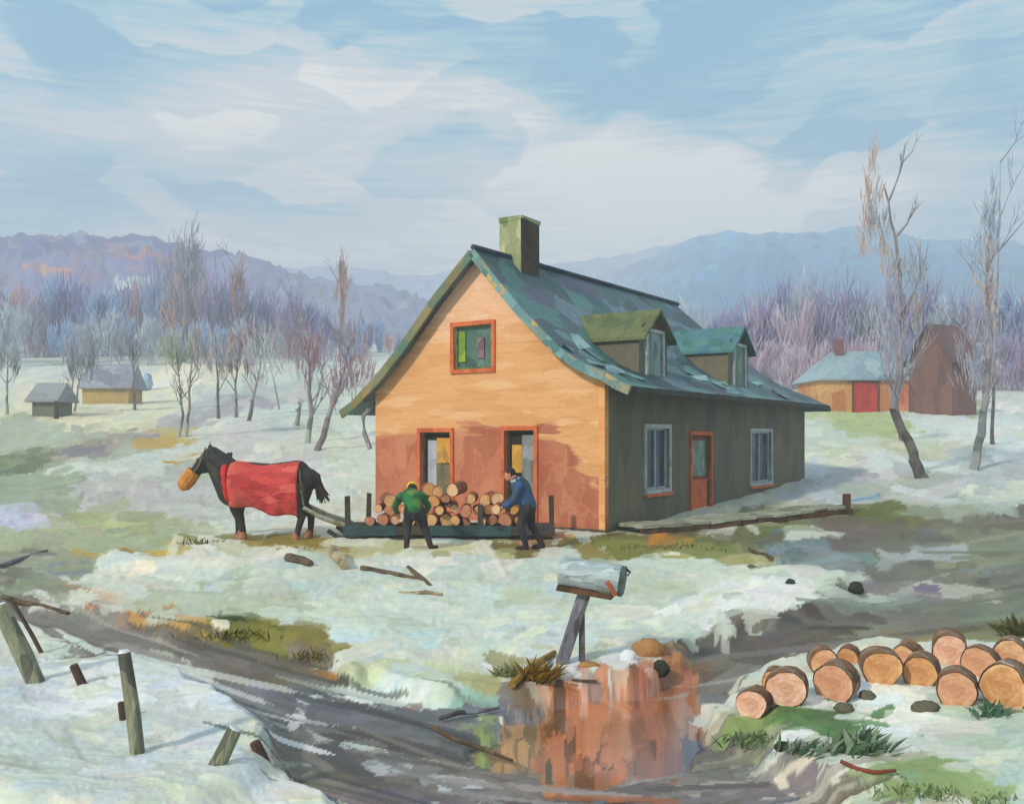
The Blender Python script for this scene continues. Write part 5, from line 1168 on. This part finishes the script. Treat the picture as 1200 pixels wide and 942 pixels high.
tree('thinnest bare sapling at the right edge of the right-hand field', [(1163, 524), (1164, 440), (1168, 330), (1173, 190)], 4.5, bkd, [(1162, 290, 10, 60, OR+BLU, 30)], 6, 3)
tree('thin sapling in front of the ochre barn, trunk leaning right', [(1058, 520), (1048, 490), (1040, 430), (1040, 370)], 5, bkr, [(1035, 390, 22, 40, PKP+BLU, 60)], 6, 4)
tree('forked mauve tree left of the house eave, right stem of the pair', [(371, 530), (384, 490), (397, 450), (412, 395)], 9, bkr, [(408, 420, 26, 44, [(176, 130, 142), (190, 160, 170), (160, 140, 156)], 110)], 8, 5)
tree('pale greenish tree left of the house eave, left stem of the pair', [(360, 522), (364, 488), (362, 430), (352, 350)], 8, bkl, [(356, 410, 30, 50, [(168, 120, 136), (186, 158, 166), (160, 168, 172)], 120)], 8, 6)
tree('short snapped trunk with a side branch between the sapling row and the eave', [(347, 500), (352, 478), (350, 466)], 7, bkg, None, 2, 7)
tree('pale birch with greenish crown, left stem of the pair in the left field', [(208, 513), (214, 486), (212, 450), (206, 415)], 4.5, bkl, [(206, 412, 16, 24, [(190, 196, 168), (176, 184, 160), (198, 204, 190)], 70)], 5, 8)
tree('pale birch with pinkish crown, right stem of the pair in the left field', [(217, 513), (222, 480), (224, 440), (228, 400)], 4.5, bkl, [(232, 412, 16, 24, [(190, 180, 172), (180, 176, 184), (200, 196, 190)], 60)], 5, 9)
tree('dark slim sapling topped by a long bare spike left of centre', [(256, 492), (255, 450), (252, 400), (250, 350)], 4, bkd, [(258, 412, 15, 26, [(178, 170, 170), (190, 184, 180)], 50)], 4, 10)
tree('grey sapling with wine-red crown in the left sapling row', [(277, 490), (276, 450), (280, 400)], 4.5, bkg, [(282, 412, 18, 26, [(160, 110, 126), (176, 130, 144), (186, 160, 170)], 70)], 5, 11)
tree('dark-footed sapling with pale crown at the right end of the left sapling row', [(291, 495), (296, 470), (303, 440), (310, 400)], 5.5, bkd, [(305, 410, 18, 30, [(190, 190, 190), (176, 184, 190), (200, 204, 200)], 70)], 5, 12)
tree('thin leaning twig-like tree by itself in the snow before the eave', [(328, 480), (322, 450), (315, 425)], 2.5, bkg, None, 3, 13)
tree('pale twin sapling by the ochre shed, left stem', [(77, 486), (84, 455), (90, 420)], 3.5, bkg, [(84, 425, 14, 24, [(160, 160, 172), (176, 178, 182)], 50)], 4, 14)
tree('pale twin sapling by the ochre shed, right stem', [(87, 484), (92, 455), (99, 418)], 3.5, bkg, [(104, 420, 14, 26, [(170, 174, 178), (150, 154, 170)], 50)], 4, 15)
tree('slender trunk at the right end of the ochre shed', [(158, 482), (157, 440), (154, 400)], 3.5, bkr, [(152, 412, 16, 22, [(160, 156, 170), (150, 150, 164)], 50)], 4, 16)
tree('faint birch at the left edge behind the smallest shed', [(8, 486), (8, 450), (7, 412)], 4, bkl, [(8, 420, 12, 20, [(180, 184, 188), (160, 168, 176)], 40)], 4, 17)
tree('orange-tipped tall tree rising above the left wood near the house', [(398, 425), (399, 380), (400, 318)], 4, bkr, [(400, 345, 8, 34, [(196, 110, 80), (190, 140, 120), (180, 156, 160)], 60)], 4, 18)
tree('orange-tipped tree standing in the middle of the left wood', [(277, 425), (278, 380), (278, 315)], 4, bkr, [(278, 340, 7, 30, [(200, 120, 84), (170, 140, 150)], 50)], 4, 19)
tree('tall pale lilac poplar standing above the left wood', [(216, 425), (216, 370), (216, 290)], 6, bkg, [(212, 325, 20, 44, [(160, 160, 184), (150, 150, 176), (170, 172, 190)], 170)], 6, 20)
b_ = chunk('round_bush', 173, 458, (6, 6, 11), paint('blue_bush', [(130, 158, 194), (156, 176, 200), (170, 188, 206)], (2, 2, 2)), 'small blue bush right of the ochre shed', 'bush', sink=.1)
# green brush at the lower right
def brush(label, px, py, w, h, pal, n, seed, lean=0.0, name='evergreen_brush'):
    r_ = random.Random(seed); p = G(px, py); k = p.y/FX; mb = MB()
    for i in range(n):
        b = Vector((r_.gauss(0, .35)*w*k, r_.gauss(0, .3)*w*k*.7, 0)); L = h*k*r_.uniform(.5, 1.1); d = Vector((lean+r_.gauss(0, .55), r_.gauss(0, .45), 1)).normalized()
        c = vc(r_.choice(pal)); wd = L*r_.uniform(.06, .12); sd_ = Vector((r_.gauss(0, 1), r_.gauss(0, 1), 0)).normalized(); q = b+d*L*.55; e_ = b+d*L+Vector((d.x*.4, d.y*.4, -.25))*L*.4
        mb.add([b-sd_*wd*.4, b+sd_*wd*.4, q+sd_*wd, e_, q-sd_*wd], [(0, 1, 2, 3, 4)], 0, c)
    if 'strip' in label or 'weeds' in label or 'bank' in label or 'under the horse' in label or 'mossy' in label:
        return mark(mb.build('grass', m_leaf, loc=p, recalc=False), label, kind='stuff')
    o = mb.build(name, m_leaf, loc=p, recalc=False); return mark(o, label, 'plant')
GR = [(92, 122, 92), (116, 142, 110), (78, 106, 84), (150, 168, 138)]; OG = [(140, 156, 104), (118, 138, 88), (164, 172, 126), (100, 120, 84)]
brush('dark green juniper brush slanting up under the brown-banded logs', 1000, 884, 46, 40, GR, 120, 1, .7)
brush('dense green brush left of the white snow tongue by the leftmost logs', 880, 872, 60, 18, [(110, 136, 90), (130, 150, 104), (84, 112, 76)], 110, 2, .4)
brush('green sprig lying on the snow beside the black stone', 945, 882, 46, 22, GR, 90, 3, .8)
brush('light green weeds along the bottom edge of the right snow bank', 1085, 930, 80, 16, OG, 150, 4)
brush('olive weeds in the lower right corner', 1160, 940, 50, 14, OG, 110, 5)
brush('teal-green tuft at the foot of the right-hand logs', 1160, 842, 30, 26, [(96, 134, 108), (120, 150, 120), (80, 118, 96)], 70, 6)
brush('ochre dead grass tuft leaning beside the mailbox post', 628, 800, 26, 34, [(150, 112, 40), (176, 140, 64), (120, 100, 50)], 90, 7, .7, 'dead_grass_tuft')
brush('pale sage tuft left of the ochre tuft at the yard edge', 598, 795, 26, 26, [(160, 160, 112), (176, 176, 130), (140, 140, 96)], 80, 8, -.3, 'dead_grass_tuft')
brush('olive dead grass on the bank above the road, left of centre', 282, 748, 60, 14, [(120, 116, 50), (140, 130, 66), (70, 76, 44)], 150, 9, 0, 'dead_grass_tuft')
brush('olive-brown dead grass slanting down the bank toward the centre', 372, 772, 50, 14, [(120, 112, 60), (150, 130, 70), (96, 92, 56)], 120, 10, 0, 'dead_grass_tuft')
brush('mossy grass strip at the foot of the dark side wall', 775, 645, 90, 10, [(120, 122, 66), (100, 106, 60), (150, 140, 84)], 150, 11, 0, 'dead_grass_tuft')
brush('brown dry grass tuft on the road verge behind the highest log', 1192, 745, 20, 30, [(110, 112, 66), (130, 126, 80), (84, 90, 56)], 60, 12, -.4, 'dead_grass_tuft')
brush('ochre dry grass under the horse', 345, 646, 40, 8, [(140, 122, 56), (160, 140, 70)], 80, 13, 0, 'dead_grass_tuft')
brush('dark mossy grass in front of the horse', 236, 640, 34, 12, [(70, 92, 74), (120, 124, 66), (140, 130, 70)], 80, 14, 0, 'dead_grass_tuft')
